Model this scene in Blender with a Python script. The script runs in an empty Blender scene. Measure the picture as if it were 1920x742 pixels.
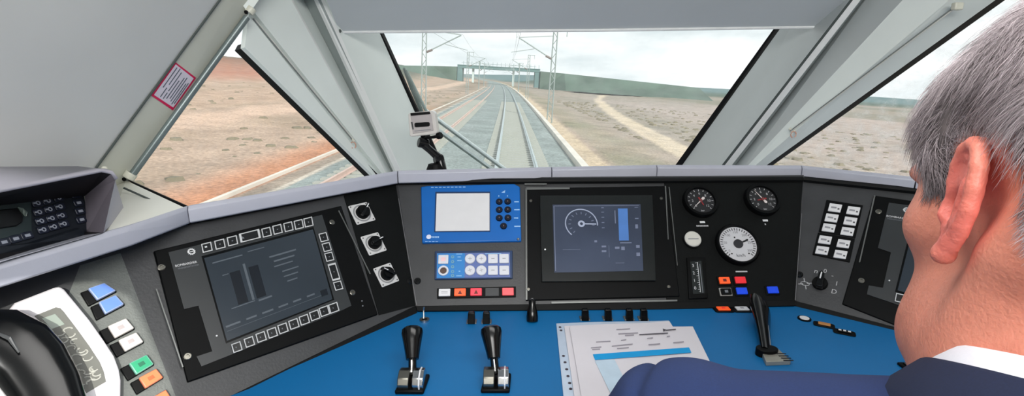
import bpy, bmesh, math, random
import numpy as np
from mathutils import Vector, Matrix
random.seed(7); rng = np.random.default_rng(7)
SC = bpy.context.scene; COL = SC.collection

# ------------------------------------------------------------------ camera
FPX = 950.0; PITCH = math.atan(223/950.0); CZ = 1.2
CAM = np.array([0, 0, CZ])
cd = bpy.data.cameras.new('camera'); cam = bpy.data.objects.new('camera', cd); COL.objects.link(cam)
cd.sensor_width = 36; cd.lens = FPX/1920*36; cd.clip_start = 0.02; cd.clip_end = 6000
cam.location = CAM; cam.rotation_euler = (math.pi/2-PITCH, 0, 0)
SC.camera = cam

# ------------------------------------------------------------------ colour, world, lights
SC.view_settings.view_transform = 'Standard'; SC.view_settings.look = 'None'
SC.view_settings.exposure = 0.0; SC.view_settings.gamma = 1.0; SC.view_settings.use_curve_mapping = False
SKY_STRENGTH = 1.3
w = bpy.data.worlds.new('overcast'); SC.world = w; w.use_nodes = True
nt = w.node_tree; nt.nodes.clear()
out = nt.nodes.new('ShaderNodeOutputWorld'); bg = nt.nodes.new('ShaderNodeBackground')
tc = nt.nodes.new('ShaderNodeTexCoord'); mp = nt.nodes.new('ShaderNodeMapping'); mp.inputs['Scale'].default_value = (1.3, 1.3, 6)
no = nt.nodes.new('ShaderNodeTexNoise'); no.inputs['Scale'].default_value = 2.6; no.inputs['Detail'].default_value = 6
cr = nt.nodes.new('ShaderNodeValToRGB')
cr.color_ramp.elements[0].position = 0.36; cr.color_ramp.elements[0].color = (0.61, 0.675, 0.695, 1)
cr.color_ramp.elements[1].position = 0.60; cr.color_ramp.elements[1].color = (0.92, 0.94, 0.945, 1)
nt.links.new(tc.outputs['Generated'], mp.inputs['Vector']); nt.links.new(mp.outputs[0], no.inputs['Vector'])
nt.links.new(no.outputs['Fac'], cr.inputs['Fac']); nt.links.new(cr.outputs['Color'], bg.inputs['Color'])
bg.inputs['Strength'].default_value = SKY_STRENGTH; nt.links.new(bg.outputs[0], out.inputs[0])

sd = bpy.data.lights.new('sun', 'SUN'); so = bpy.data.objects.new('sun', sd); COL.objects.link(so)
sd.energy = 3.8; sd.angle = math.radians(0.25); sd.color = (1, .97, .9)
SUN_TO = Vector((0.45, -0.80, 0.40))
so.rotation_euler = SUN_TO.to_track_quat('Z', 'Y').to_euler(); so.location = (-20, 0, 30)

def area(name, loc, target, sx, sy, power, color=(1, 1, 1)):
    d = bpy.data.lights.new(name, 'AREA'); o = bpy.data.objects.new(name, d); COL.objects.link(o)
    d.shape = 'RECTANGLE'; d.size = sx; d.size_y = sy; d.energy = power; d.color = color
    o.location = loc; o.rotation_euler = (Vector(target)-Vector(loc)).to_track_quat('-Z', 'Y').to_euler()
    return o
# two unseen fill lights added to brighten the cab interior
area('fill_light_front', (0.12, 0.30, 1.47), (0.12, 0.42, 0.8), 0.7, 0.22, 3.2, (1, .98, .95))
area('fill_light_rear', (0.15, -0.65, 1.66), (0.2, 0.5, 0.9), 0.9, 0.4, 22.0, (1, .98, .95))

# ------------------------------------------------------------------ pixel rays on the 1920x742 frame
RX = np.array([1, 0, 0.]); FW = np.array([0, math.cos(PITCH), -math.sin(PITCH)]); UP = np.array([0, math.sin(PITCH), math.cos(PITCH)])
def ray(x, y): return RX*(x-960)/FPX + FW - UP*(y-371)/FPX
def atz(x, y, z): r = ray(x, y); return CAM + r*(z-CZ)/r[2]
def atY(x, y, Y): r = ray(x, y); return CAM + r*Y/r[1]
def nrm(v): v = np.asarray(v, float); return v/np.linalg.norm(v)

class Plane:
    """a real plane of the cab with its own axes: u to the right, v up the slope, n towards the driver"""
    def __init__(s, a, b, c):
        a, b, c = (np.asarray(q, float) for q in (a, b, c))
        n = nrm(np.cross(b-a, c-a))
        if np.dot(n, CAM-a) < 0: n = -n
        s.o = a; s.n = n; s.u = nrm(b-a); s.v = np.cross(n, s.u)
    def hit(s, x, y, h=0):
        r = ray(x, y); return CAM + r*np.dot(s.o+s.n*h-CAM, s.n)/np.dot(r, s.n)
    def uv(s, x, y, h=0):
        d = s.hit(x, y, h)-s.o; return np.array([np.dot(d, s.u), np.dot(d, s.v)])
    def pt(s, uv, h=0): return s.o + s.u*uv[0] + s.v*uv[1] + s.n*h
    def rad(s, x, y, dx): return abs(np.linalg.norm(s.uv(x+dx, y)-s.uv(x, y)))

# ------------------------------------------------------------------ materials
def lin(c):
    o = []
    for v in c:
        v = v/255.0; o.append(v/12.92 if v <= .04045 else ((v+.055)/1.055)**2.4)
    return (*o, 1.0)
MATS = {}
def M(name, rgb, rough=.5, metal=0.0, var=0.06, scale=40.0, bump=0.0, spec=.5, emit=0.0, coat=0.0):
    if name in MATS: return MATS[name]
    m = bpy.data.materials.new(name); m.use_nodes = True; MATS[name] = m
    n = m.node_tree; b = n.nodes['Principled BSDF']
    c = lin(rgb); b.inputs['Roughness'].default_value = rough; b.inputs['Metallic'].default_value = metal
    b.inputs['Specular IOR Level'].default_value = spec
    if coat: b.inputs['Coat Weight'].default_value = coat; b.inputs['Coat Roughness'].default_value = .05
    tcn = n.nodes.new('ShaderNodeTexCoord'); ns = n.nodes.new('ShaderNodeTexNoise'); ns.inputs['Scale'].default_value = scale
    ns.inputs['Detail'].default_value = 5
    n.links.new(tcn.outputs['Object'], ns.inputs['Vector'])
    r = n.nodes.new('ShaderNodeValToRGB')
    r.color_ramp.elements[0].position = .3; r.color_ramp.elements[1].position = .7
    r.color_ramp.elements[0].color = tuple(max(0, q*(1-var)) for q in c[:3])+(1,)
    r.color_ramp.elements[1].color = tuple(min(1, q*(1+var)) for q in c[:3])+(1,)
    n.links.new(ns.outputs['Fac'], r.inputs['Fac']); n.links.new(r.outputs['Color'], b.inputs['Base Color'])
    if emit:
        n.links.new(r.outputs['Color'], b.inputs['Emission Color']); b.inputs['Emission Strength'].default_value = emit
    if bump:
        bp = n.nodes.new('ShaderNodeBump'); bp.inputs['Strength'].default_value = bump; bp.inputs['Distance'].default_value = .002
        ns2 = n.nodes.new('ShaderNodeTexNoise'); ns2.inputs['Scale'].default_value = scale*12; ns2.inputs['Detail'].default_value = 2
        n.links.new(tcn.outputs['Object'], ns2.inputs['Vector'])
        n.links.new(ns2.outputs['Fac'], bp.inputs['Height']); n.links.new(bp.outputs[0], b.inputs['Normal'])
    return m

def glass_mat(name, tint, dirt, gloss=.06, spots=0.0, fine=60):
    """a thin pane: clear, a little reflective, with a film of dust that scatters light"""
    m = bpy.data.materials.new(name); m.use_nodes = True; n = m.node_tree; n.nodes.clear()
    o = n.nodes.new('ShaderNodeOutputMaterial'); t = n.nodes.new('ShaderNodeBsdfTransparent'); t.inputs[0].default_value = (*tint, 1)
    g = n.nodes.new('ShaderNodeBsdfGlossy'); g.inputs['Roughness'].default_value = .02
    d = n.nodes.new('ShaderNodeBsdfTranslucent'); d.inputs[0].default_value = (.95, .97, .96, 1)
    d2 = n.nodes.new('ShaderNodeBsdfDiffuse'); d2.inputs[0].default_value = (.9, .92, .9, 1)
    ad = n.nodes.new('ShaderNodeMixShader'); ad.inputs[0].default_value = .35
    n.links.new(d.outputs[0], ad.inputs[1]); n.links.new(d2.outputs[0], ad.inputs[2])
    m1 = n.nodes.new('ShaderNodeMixShader'); fr = n.nodes.new('ShaderNodeFresnel'); fr.inputs[0].default_value = 1.3
    mu = n.nodes.new('ShaderNodeMath'); mu.operation = 'MULTIPLY'; mu.inputs[1].default_value = gloss/.04*.5
    n.links.new(fr.outputs[0], mu.inputs[0]); n.links.new(mu.outputs[0], m1.inputs[0])
    n.links.new(t.outputs[0], m1.inputs[1]); n.links.new(g.outputs[0], m1.inputs[2])
    m2 = n.nodes.new('ShaderNodeMixShader')
    tcn = n.nodes.new('ShaderNodeTexCoord'); ns = n.nodes.new('ShaderNodeTexNoise'); ns.inputs['Scale'].default_value = fine; ns.inputs['Detail'].default_value = 4
    n.links.new(tcn.outputs['Object'], ns.inputs['Vector'])
    mr = n.nodes.new('ShaderNodeMapRange'); mr.inputs['From Min'].default_value = .35; mr.inputs['From Max'].default_value = .75
    mr.inputs['To Min'].default_value = dirt*.7; mr.inputs['To Max'].default_value = dirt*1.3+spots
    n.links.new(ns.outputs['Fac'], mr.inputs['Value']); n.links.new(mr.outputs[0], m2.inputs[0])
    n.links.new(m1.outputs[0], m2.inputs[1]); n.links.new(ad.outputs[0], m2.inputs[2]); n.links.new(m2.outputs[0], o.inputs[0])
    return m

# ------------------------------------------------------------------ objects
def tag(o, label=None, cat=None, group=None, kind=None):
    if label: o['label'] = label
    if cat: o['category'] = cat
    if group: o['group'] = group
    if kind: o['kind'] = kind
    return o
def wloc(o):
    v = Vector((0, 0, 0))
    while o: v = v + o.location; o = o.parent
    return v
def thing(name, label, cat, loc, group=None):
    o = bpy.data.objects.new(name, None); COL.objects.link(o); o.location = Vector([float(q) for q in loc]); o.empty_display_size = .02
    return tag(o, label, cat, group)

class B:
    """collects geometry in world coordinates and links it as ONE mesh object"""
    def __init__(s): s.v = []; s.f = []
    def add(s, vs, fs):
        k = len(s.v); s.v += [tuple(float(c) for c in q) for q in vs]; s.f += [tuple(i+k for i in f) for f in fs]; return s
    def loft(s, rings, closed=True, caps=True):
        n = len(rings[0]); fs = []
        for i in range(len(rings)-1):
            for j in range(n if closed else n-1):
                a = i*n+j; b = i*n+(j+1) % n; fs.append((a, b, b+n, a+n))
        if caps:
            fs.append(tuple(range(n))[::-1]); fs.append(tuple((len(rings)-1)*n+j for j in range(n)))
        return s.add([q for r in rings for q in r], fs)
    def prism(s, P, uvs, h0, h1): return s.loft([[P.pt(q, h0) for q in uvs], [P.pt(q, h1) for q in uvs]])
    def ppx(s, P, px, h0, h1): return s.prism(P, [P.uv(x, y, h1) for x, y in px], h0, h1)
    def rect(s, P, c, w_, h_, h0, h1, ang=0, r=0, seg=3):
        pts = []
        if r <= 0: loc = [(-w_/2, -h_/2), (w_/2, -h_/2), (w_/2, h_/2), (-w_/2, h_/2)]
        else:
            loc = []
            for cx, cy, a0 in ((w_/2-r, -h_/2+r, -90), (w_/2-r, h_/2-r, 0), (-w_/2+r, h_/2-r, 90), (-w_/2+r, -h_/2+r, 180)):
                for k in range(seg+1):
                    a = math.radians(a0+90*k/seg); loc.append((cx+r*math.cos(a), cy+r*math.sin(a)))
        ca, sa = math.cos(ang), math.sin(ang)
        pts = [(c[0]+x*ca-y*sa, c[1]+x*sa+y*ca) for x, y in loc]
        return s.prism(P, pts, h0, h1)
    def disc(s, P, c, r, h0, h1, seg=32, r1=None):
        r1 = r if r1 is None else r1
        a = [(math.cos(2*math.pi*k/seg), math.sin(2*math.pi*k/seg)) for k in range(seg)]
        return s.loft([[P.pt((c[0]+r*x, c[1]+r*y), h0) for x, y in a], [P.pt((c[0]+r1*x, c[1]+r1*y), h1) for x, y in a]])
    def lathe(s, P, c, prof, seg=32, close=False):
        a = [(math.cos(2*math.pi*k/seg), math.sin(2*math.pi*k/seg)) for k in range(seg)]
        rings = [[P.pt((c[0]+r*x, c[1]+r*y), h) for x, y in a] for r, h in prof]
        if close: rings.append(rings[0]); return s.loft(rings, caps=False)
        return s.loft(rings)
    def ring(s, P, c, r0, r1, h0, h1, seg=32): return s.lathe(P, c, [(r0, h0), (r0, h1), (r1, h1), (r1, h0)], seg, close=True)
    def tube(s, pts, r, seg=10):
        pts = [np.asarray(q, float) for q in pts]; rr = r if hasattr(r, '__len__') else [r]*len(pts)
        rings = []; ref = None
        for i, q in enumerate(pts):
            d = nrm(pts[min(i+1, len(pts)-1)]-pts[max(i-1, 0)])
            if ref is None: ref = np.array([0, 0, 1.]) if abs(d[2]) < .9 else np.array([1., 0, 0])
            a = nrm(np.cross(d, ref)); b = np.cross(d, a); ref = -b if False else ref
            rings.append([q+rr[i]*(a*math.cos(2*math.pi*k/seg)+b*math.sin(2*math.pi*k/seg)) for k in range(seg)])
        return s.loft(rings)
    def box(s, lo, hi):
        (a, b, c), (d, e, f) = lo, hi
        return s.add([(a, b, c), (d, b, c), (d, e, c), (a, e, c), (a, b, f), (d, b, f), (d, e, f), (a, e, f)],
                     [(0, 3, 2, 1), (4, 5, 6, 7), (0, 1, 5, 4), (1, 2, 6, 5), (2, 3, 7, 6), (3, 0, 4, 7)])
    def poly(s, pts): return s.add(pts, [tuple(range(len(pts)))])
    def build(s, name, mat, parent=None, bevel=0, smooth=False, solid=0, label=None, kind=None, subsurf=0):
        V = np.array(s.v); c = (V.min(0)+V.max(0))/2
        me = bpy.data.meshes.new(name); me.from_pydata([tuple(q) for q in (V-c)], [], s.f); me.materials.append(mat)
        bm = bmesh.new(); bm.from_mesh(me)
        if len(s.f) > 1 and not solid: bmesh.ops.recalc_face_normals(bm, faces=bm.faces)
        bm.to_mesh(me); bm.free(); me.update()
        o = bpy.data.objects.new(name, me); COL.objects.link(o)
        if parent: o.parent = parent; o.location = Vector(c)-wloc(parent)
        else: o.location = Vector(c)
        if solid:
            md = o.modifiers.new('solid', 'SOLIDIFY'); md.thickness = abs(solid); md.offset = -1 if solid > 0 else 1
        if bevel:
            md = o.modifiers.new('bevel', 'BEVEL'); md.width = bevel; md.segments = 2; md.limit_method = 'ANGLE'; md.angle_limit = math.radians(35)
        if subsurf:
            md = o.modifiers.new('sub', 'SUBSURF'); md.levels = subsurf; md.render_levels = subsurf
        if smooth or bevel:
            for p in me.polygons: p.use_smooth = True
            try: me.set_sharp_from_angle(angle=math.radians(38))
            except Exception: pass
        if label: o['label'] = label
        if kind: o['kind'] = kind
        return o
def struct(name, b, mat, **k):
    o = b.build(name, mat, **k); o['kind'] = 'structure'; return o
def facing(pts, towards=CAM):
    """order a polygon so that its front looks at a point inside the cab"""
    p = [np.asarray(q, float) for q in pts]; n = np.cross(p[1]-p[0], p[2]-p[0])
    return p if np.dot(n, np.asarray(towards)-p[0]) > 0 else p[::-1]
def text_obj(txt, P, c, size, h, mat, parent, name='lettering', ang=0, sx=1.0, label=None):
    cu = bpy.data.curves.new('t', 'FONT'); cu.body = txt; cu.size = size; cu.align_x = 'CENTER'; cu.align_y = 'CENTER'; cu.extrude = size*.01
    t = bpy.data.objects.new('t', cu); COL.objects.link(t)
    me = bpy.data.meshes.new_from_object(t); bpy.data.objects.remove(t); bpy.data.curves.remove(cu)
    ca, sa = math.cos(ang), math.sin(ang); O = P.pt(c, h)
    for v in me.vertices:
        x, y, z = v.co; x *= sx; v.co = Vector(O*0 + P.u*(x*ca-y*sa) + P.v*(x*sa+y*ca) + P.n*z)
    me.materials.clear(); me.materials.append(mat); me.name = name
    o = bpy.data.objects.new(name, me); COL.objects.link(o); o.parent = parent; o.location = Vector(O)-(wloc(parent) if parent else Vector((0, 0, 0)))
    if label: o['label'] = label
    return o
def clone(root, loc, label=None):
    r = root.copy(); COL.objects.link(r); r.location = Vector([float(q) for q in loc])
    if label: r['label'] = label
    for ch in list(root.children):
        c = ch.copy(); COL.objects.link(c); c.parent = r
        for g in ch.children: d = g.copy(); COL.objects.link(d); d.parent = c
    return r
class Quad:
    """a four-cornered face plate: (s,t) from its top left to its bottom right"""
    def __init__(q, P, px, h): q.P = P; q.c = [P.uv(x, y, h) for x, y in px]; q.h = h
    def at(q, s, t): a, b, c, d = q.c; return (a*(1-s)+b*s)*(1-t)+(d*(1-s)+c*s)*t
    def rect(q, bd, s0, t0, s1, t1, h0, h1): return bd.prism(q.P, [q.at(s0, t0), q.at(s0, t1), q.at(s1, t1), q.at(s1, t0)], h0, h1)
def zm(ox, oy, k): return lambda x, y: (ox+x/k, oy+y/k)

# colours shared by many objects
pillar = M('pillar_plastic', (220, 227, 223), .45, var=.03, scale=9, bump=.03)
pillar_dk = M('pillar_groove_rubber', (70, 78, 76), .7)
wallm = M('wall_plastic', (214, 216, 214), .5, var=.05, scale=4, bump=.05)
fascia = M('fascia_plastic', (206, 211, 213), .55, var=.05, scale=3, bump=.04)
cowlm = M('cowl_plastic', (176, 178, 190), .42, var=.03, scale=20, bump=.05)
black = M('black_plastic', (6, 7, 8), .5, var=.2, spec=.14)
blackgl = M('black_gloss', (6, 7, 8), .18, var=.1, spec=.4)
rubber = M('black_rubber', (7, 8, 9), .6, var=.2, spec=.2)
panelg = M('panel_grey', (60, 61, 63), .42, var=.10, scale=25, bump=.12)
panelb = M('panel_black', (11, 13, 13), .55, var=.10, scale=25, bump=.12, spec=.15)
blue = M('desk_blue', (0, 104, 164), .5, var=.04, scale=5, bump=.03)
white = M('white_print', (225, 226, 228), .5, var=.02)
dimp = M('dim_print', (120, 124, 130), .5, var=.02)
chrome = M('chrome', (200, 200, 200), .18, 1.0, var=.03)
steel = M('steel', (130, 128, 120), .32, 1.0, var=.1)
# ================================================================== THE CAB SHELL
def line3(pa, Ya, pb, Yb, up=.25, down=.15):
    a = atY(*pa, Ya); b = atY(*pb, Yb); d = b-a; return a-d*up, b+d*down
def strip(name, l1, l2, mat, **k):
    b = B(); b.poly(facing([l1[0], l1[1], l2[1], l2[0]])); return struct(name, b, mat, solid=.008, **k)
# left side, front to back
L0 = line3((720, 62), 1.28, (833, 312), 1.6)
L0i = line3((712, 62), 1.26, (823, 312), 1.58)
L1a = line3((622, 30), 1.06, (752, 320), 1.32)
L1b = line3((608, 30), 1.04, (741, 320), 1.30)
L2a = line3((590, 40), 1.07, (733, 320), 1.32)
L2b = line3((571, 40), 1.02, (722, 320), 1.27)
L2c = line3((560, 40), 1.00, (712, 320), 1.25)
L3 = line3((474, 30), .90, (705, 318), 1.20)
L4 = line3((440, 95), .88, (683, 330), 1.18, up=0, down=.2)
L4o = line3((459, 89), .868, (699, 328), 1.168, up=0, down=.2)
strip('trim_1', L0i, L1a, pillar)
strip('trim_2', L1a, L1b, M('pillar_edge', (232, 234, 232), .4, var=.02))  # ridge highlight put into the colour of a whiter strip
strip('trim_3', L1b, L2a, M('pillar_groove', (150, 158, 156), .5, var=.03))
strip('trim_4', L2a, L2b, pillar)
strip('trim_5', L2b, L2c, M('pillar_edge', (232, 234, 232), .4))  # second ridge highlight, again painted as a whiter strip
strip('trim_6', L2c, L3, pillar)
# reveal of the left side window: front facet, then the rear jamb that carries the blind
apex = atY(470, 18, .885)
b = B(); b.poly(facing([L3[0], L3[1], L4o[1], L4o[0], atY(466, 28, .88)])); struct('trim_7', b, pillar, solid=.008)
T_top = atY(466, 26, .86); T_bot = atY(240, 334, .76)
J = line3((410, 0), .80, (175, 318), .70, up=.6, down=.25)
Jr = line3((470, 20), .87, (247, 338), .765, up=.6, down=0)
jamb = M('jamb_plastic', (196, 198, 186), .45, var=.05, scale=8, bump=.03)
b = B(); b.poly(facing([J[0], J[1], Jr[1], Jr[0]])); struct('trim_8', b, jamb, solid=.006)
b = B(); b.tube([J[0]+[0.002, 0, 0], J[1]+[0.002, 0, 0]], .0018, 6); struct('trim_9', b, pillar_dk)
b = B(); b.poly(facing([Jr[0], T_top, atY(466, 28, .88), L3[0]])); struct('trim_10', b, pillar, solid=.006)
# left side window: pane, rubber seal
PW = Plane(atY(247, 338, .765), L4[1], atY(440, 95, .88))
pane_l = [atY(425, 85, .872), PW.hit(440, 95), PW.hit(683, 330), PW.hit(705, 352), PW.hit(560, 480), PW.hit(362, 395), PW.hit(240, 336)]
gl = glass_mat('side_glass', (.97, .98, .975), .08, .02, .03)
b = B(); b.poly(facing([PW.hit(430, 84), PW.hit(440, 88), PW.hit(705, 352), PW.hit(560, 480), PW.hit(362, 395), PW.hit(238, 338)])); w2 = struct('window_2', b, gl)
b = B(); b.poly(facing([L4[0], L4[1], L4o[1], L4o[0]])); b.build('window_seal', rubber, w2, solid=.012)
b = B(); b.loft([[PW.pt(PW.uv(*q), h) for q in ((236, 334), (244, 341), (362, 398), (366, 392))] for h in (-.004, .006)]); b.build('window_seal', rubber, w2, bevel=.001)
b = B(); b.tube([PW.hit(247, 346, .007), PW.hit(352, 395, .007)], .0012, 6); b.build('sill_bead', M('bead_steel', (150, 150, 140), .3, 1), w2)
# white sill between window and cowl
sillm = M('sill_white', (226, 226, 216), .4, var=.03, scale=8)
sv = [PW.hit(236, 338), PW.hit(364, 399), atz(350, 391, 1.022), atz(240, 429, 1.022), atz(200, 440, 1.022), np.array([-.60, .66, 1.02]), J[1]]
b = B(); b.add(sv, [(0, 1, 2), (0, 2, 3), (0, 3, 4), (0, 4, 5, 6)]); struct('trim_11', b, sillm)
b = B(); b.tube([atY(232, 352, .70), atY(335, 398, .706)], .0014, 6); struct('trim_12', b, pillar_dk)
# left wall, a shell that leans in towards the roof
zt = 1.72
def wl(y, z):   # the wall's inner surface behind the jamb
    k = (z-1.078)/.24
    x0 = -.60 + .150*max(k, 0)**1.15 - .02*min(k, 0)
    return np.array([x0 - (.70-y)*.10 if y < .7 else x0, y, z])
ys = [.70, .60, .50, .40, .25, .10, -.2, -.6, -1.0]; zs = [0, .5, .84, .90, 1.00, 1.078, 1.12, 1.18, 1.25, 1.315, 1.40, 1.5, 1.6, 1.72]
b = B(); idx = {}
jd = (J[0]-J[1])/(J[0]-J[1])[2]
for i, y in enumerate(ys):
    for j, z in enumerate(zs):
        q = wl(y, z)
        if i == 0:
            q = J[1]+jd*(z-J[1][2]) if z > J[1][2] else np.array([J[1][0], J[1][1], z])
        else:
            q0 = (J[1]+jd*(z-J[1][2]))[0] if z > J[1][2] else J[1][0]
            f_ = min(1, (ys[0]-y)/.5); q = np.array([q0*(1-f_)+(q0-.05)*f_, y, z])
            q[0] = min(q[0], -.34)
        idx[i, j] = len(b.v); b.v.append(tuple(float(c) for c in q))
for i in range(len(ys)-1):
    for j in range(len(zs)-1):
        b.f.append((idx[i, j], idx[i+1, j], idx[i+1, j+1], idx[i, j+1]))
wlo = struct('wall_left', b, wallm, smooth=True)
WLTOP = [b.v[idx[i, len(zs)-1]] for i in range(len(ys))]
# windshield, seals, right side
GW = Plane(atY(720, 62, 1.28), atY(1452, 52, 1.28), atY(960, 312, 1.6))
R0 = line3((1452, 52), 1.28, (1268, 307), 1.6)
R0o = line3((1464, 52), 1.26, (1281, 307), 1.58)
wg = glass_mat('windshield_glass', (.96, .985, .98), .12, .02, .04, 25)
b = B(); b.poly(facing([L0[0], L0[1], R0[1], R0[0]])); w1 = struct('window_1', b, wg)
for a_, c_ in ((L0, L0i), (R0, R0o)):
    b = B(); b.poly(facing([a_[0], a_[1], c_[1], c_[0]])); b.build('window_seal', rubber, w1, solid=.012)
R1 = line3((1553, 52), 1.06, (1355, 307), 1.34)
R1b = line3((1559, 52), 1.055, (1361, 307), 1.335)
R1c = line3((1573, 52), 1.05, (1374, 307), 1.33)
R2a = line3((1588, 40), 1.06, (1381, 307), 1.34)
R2 = line3((1655, 40), .98, (1405, 307), 1.26)
R3 = line3((1700, 68), .94, (1420, 307), 1.24)
R4o = line3((1757, 79), .94, (1441, 307), 1.24, up=.4)
R4 = line3((1768, 83), .95, (1450, 309), 1.25, up=.4)
rv = M('right_pillar_grey', (168, 174, 174), .45, var=.05, scale=6, bump=.03)
strip('trim_13', R0o, R1, rv)
strip('trim_14', R1, R1b, pillar_dk)
strip('trim_15', R1b, R1c, M('pillar_edge', (232, 234, 232), .4))
strip('trim_16', R1c, R2a, M('pillar_groove', (150, 158, 156), .5))
strip('trim_17', R2a, R2, rv)
strip('trim_18', R2, R3, pillar)
strip('trim_19', R3, R4o, pillar)
PR = Plane(R4[0], R4[1], atY(1718, 334, 1.08))
rg = glass_mat('right_glass', (.97, .98, .975), .07, .02, .30, 55)
zr = PR.hit(2100, 330); zq = PR.hit(2100, -60)
b = B(); b.poly(facing([R4[0], R4[1], PR.hit(1500, 420), PR.hit(2300, 520), PR.hit(2300, -100)])); w3 = struct('window_3', b, rg)
b = B(); b.poly(facing([R4[0], R4[1], R4o[1], R4o[0]])); b.build('window_seal', rubber, w3, solid=.012)
# roof fascia above the windshield (housing of the big sun blind) and ceiling
Fb = Plane(atY(635, 61, 1.10), atY(1583, 50, 1.12), atY(960, -60, .93))
fl, fr_ = atY(637, 60, 1.10), atY(1583, 50, 1.12)
fl0, fr0 = Fb.hit(612, 0), Fb.hit(1622, 0)
ful = fl0+(fl0-fl)*3.2; fur = fr0+(fr0-fr_)*3.2
b = B(); nn = 12; rows = []
for t_ in np.linspace(0, 1, nn):
    e = t_**1.5*.05
    rows.append([fl*(1-t_)+ful*t_+np.array([0, 0, -e*0]), fr_*(1-t_)+fur*t_])
for r_ in rows: b.v += [tuple(map(float, r_[0])), tuple(map(float, r_[1]))]
b.f = [(2*i, 2*i+1, 2*i+3, 2*i+2) for i in range(nn-1)]
b.v = [q for q in b.v]
cl = struct('ceiling', b, fascia, solid=.0)
b = B(); b.tube([fl+[0, -.001, 0], (fl+fr_)/2+[0, -.001, -.002], fr_+[0, -.001, 0]], .0032, 8); struct('trim_20', b, M('fascia_lip', (222, 224, 224), .4))
b = B(); cz = max(ful[2], fur[2])
b.add([ful, fur, (1.15, -1.0, 1.78), (-.62, -1.0, 1.78)], [(0, 1, 2, 3)]); struct('ceiling_rear', b, fascia)
# roof side fillets over the pillars, out of the frame
b = B(); b.add([L1a[0], L3[0], Jr[0], J[0], ful, fl0], [(0, 1, 5), (1, 2, 4, 5), (2, 3, 4)]); struct('trim_21', b, pillar)
b = B(); b.add([J[0], WLTOP[0], WLTOP[4], WLTOP[8], (-.62, -1.0, 1.78), ful], [(0, 1, 5), (1, 2, 5), (2, 3, 4, 5)]); struct('trim_22', b, wallm)
b = B(); b.add([R1[0], R2[0], R4[0], PR.hit(2300, -100), (1.15, -1.0, 1.78), fur, fr0], [(0, 1, 6), (1, 2, 5, 6), (2, 3, 5), (3, 4, 5)]); struct('trim_23', b, pillar)
pz = PR.hit(2300, -100); pb = PR.hit(2300, 520)
b = B(); b.add([pz, (1.15, -1.0, 1.78), (1.15, -1.0, 0), (pb[0], pb[1], 0), pb], [(0, 1, 2, 3, 4)]); struct('wall_right', b, wallm)
# unseen rear wall, its opening added and shaped to throw sunlight on the telephone
PLp = Plane(atz(350, 413, 1.0), atz(745, 340, 1.0), atz(780, 585, .8)); sv_ = np.array(SUN_TO)/np.linalg.norm(SUN_TO)
hole = []
for q in ((20, 560), (110, 533), (185, 528), (242, 556), (322, 711), (340, 800), (120, 880), (-60, 860), (-80, 650)):
    a = PLp.hit(*q); t_ = (-1.0-a[1])/sv_[1]; p_ = a+sv_*t_; hole.append((p_[0], p_[2]))
cxh, czh = np.mean(hole, 0); hole = sorted(hole, key=lambda q: math.atan2(q[1]-czh, q[0]-cxh))
b = B(); nH = len(hole); outr = [(cxh+(x-cxh)/math.hypot(x-cxh, z-czh)*3.2, czh+(z-czh)/math.hypot(x-cxh, z-czh)*3.2) for x, z in hole]
b.v = [(x, -1.0, z) for x, z in hole]+[(max(-1.2, min(1.6, x)), -1.0, max(-.0, min(2.0, z))) for x, z in outr]
b.f = [(i, (i+1) % nH, (i+1) % nH+nH, i+nH) for i in range(nH)]
struct('wall_back_sun_mask', b, wallm)
b = B(); b.box((-.8, -1.0, -.04), (1.3, 1.3, 0)); struct('floor', b, M('floor_rubber', (60, 62, 64), .7, bump=.2))
b = B(); b.v = [tuple(map(float, q)) for q in (L0[0]+[-.03, .02, .01], R0[0]+[.03, .02, .01], (1.6, .5, 1.95), (1.6, -1.1, 2.0), (-1.2, -1.1, 2.0), (-1.2, .5, 1.95))]; b.f = [(0, 1, 2, 5), (5, 2, 3, 4)]
struct('trim_24', b, M('roof_white', (214, 216, 216), .4))
# nose bodywork under the windshield that carries the cowl outside
b = B(); b.add([(-.75, .5, .0), (-.75, .5, .93), (-.42, 1.3, .86), (-.26, 1.66, .80), (.58, 1.66, .80), (.80, 1.35, .86), (1.25, .6, .9), (1.25, .6, 0), (.58, 1.7, 0), (-.26, 1.7, 0)],
             [(0, 1, 2, 3, 9), (3, 4, 8, 9), (4, 5, 6, 7, 8)]); struct('wall_front', b, M('nose_white', (220, 222, 222), .4))
# ================================================================== CONTROL CONSOLE
PL = Plane(atz(350, 413, 1.0), atz(745, 340, 1.0), atz(780, 585, .8))
PC = Plane(atz(745, 340, 1.0), atz(1505, 335, 1.0), atz(1130, 580, .8))
PR2 = Plane(atz(1505, 335, 1.0), atz(1715, 357, 1.0), atz(1490, 572, .8))
PD = Plane(np.array([0, .5, .8]), np.array([1, .5, .8]), np.array([0, .9, .8]))
con = thing('control_console', 'wraparound driving console with pale lilac-grey cowl, dark panels and a blue desk top', 'console', (.17, .8, 0))
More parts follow.
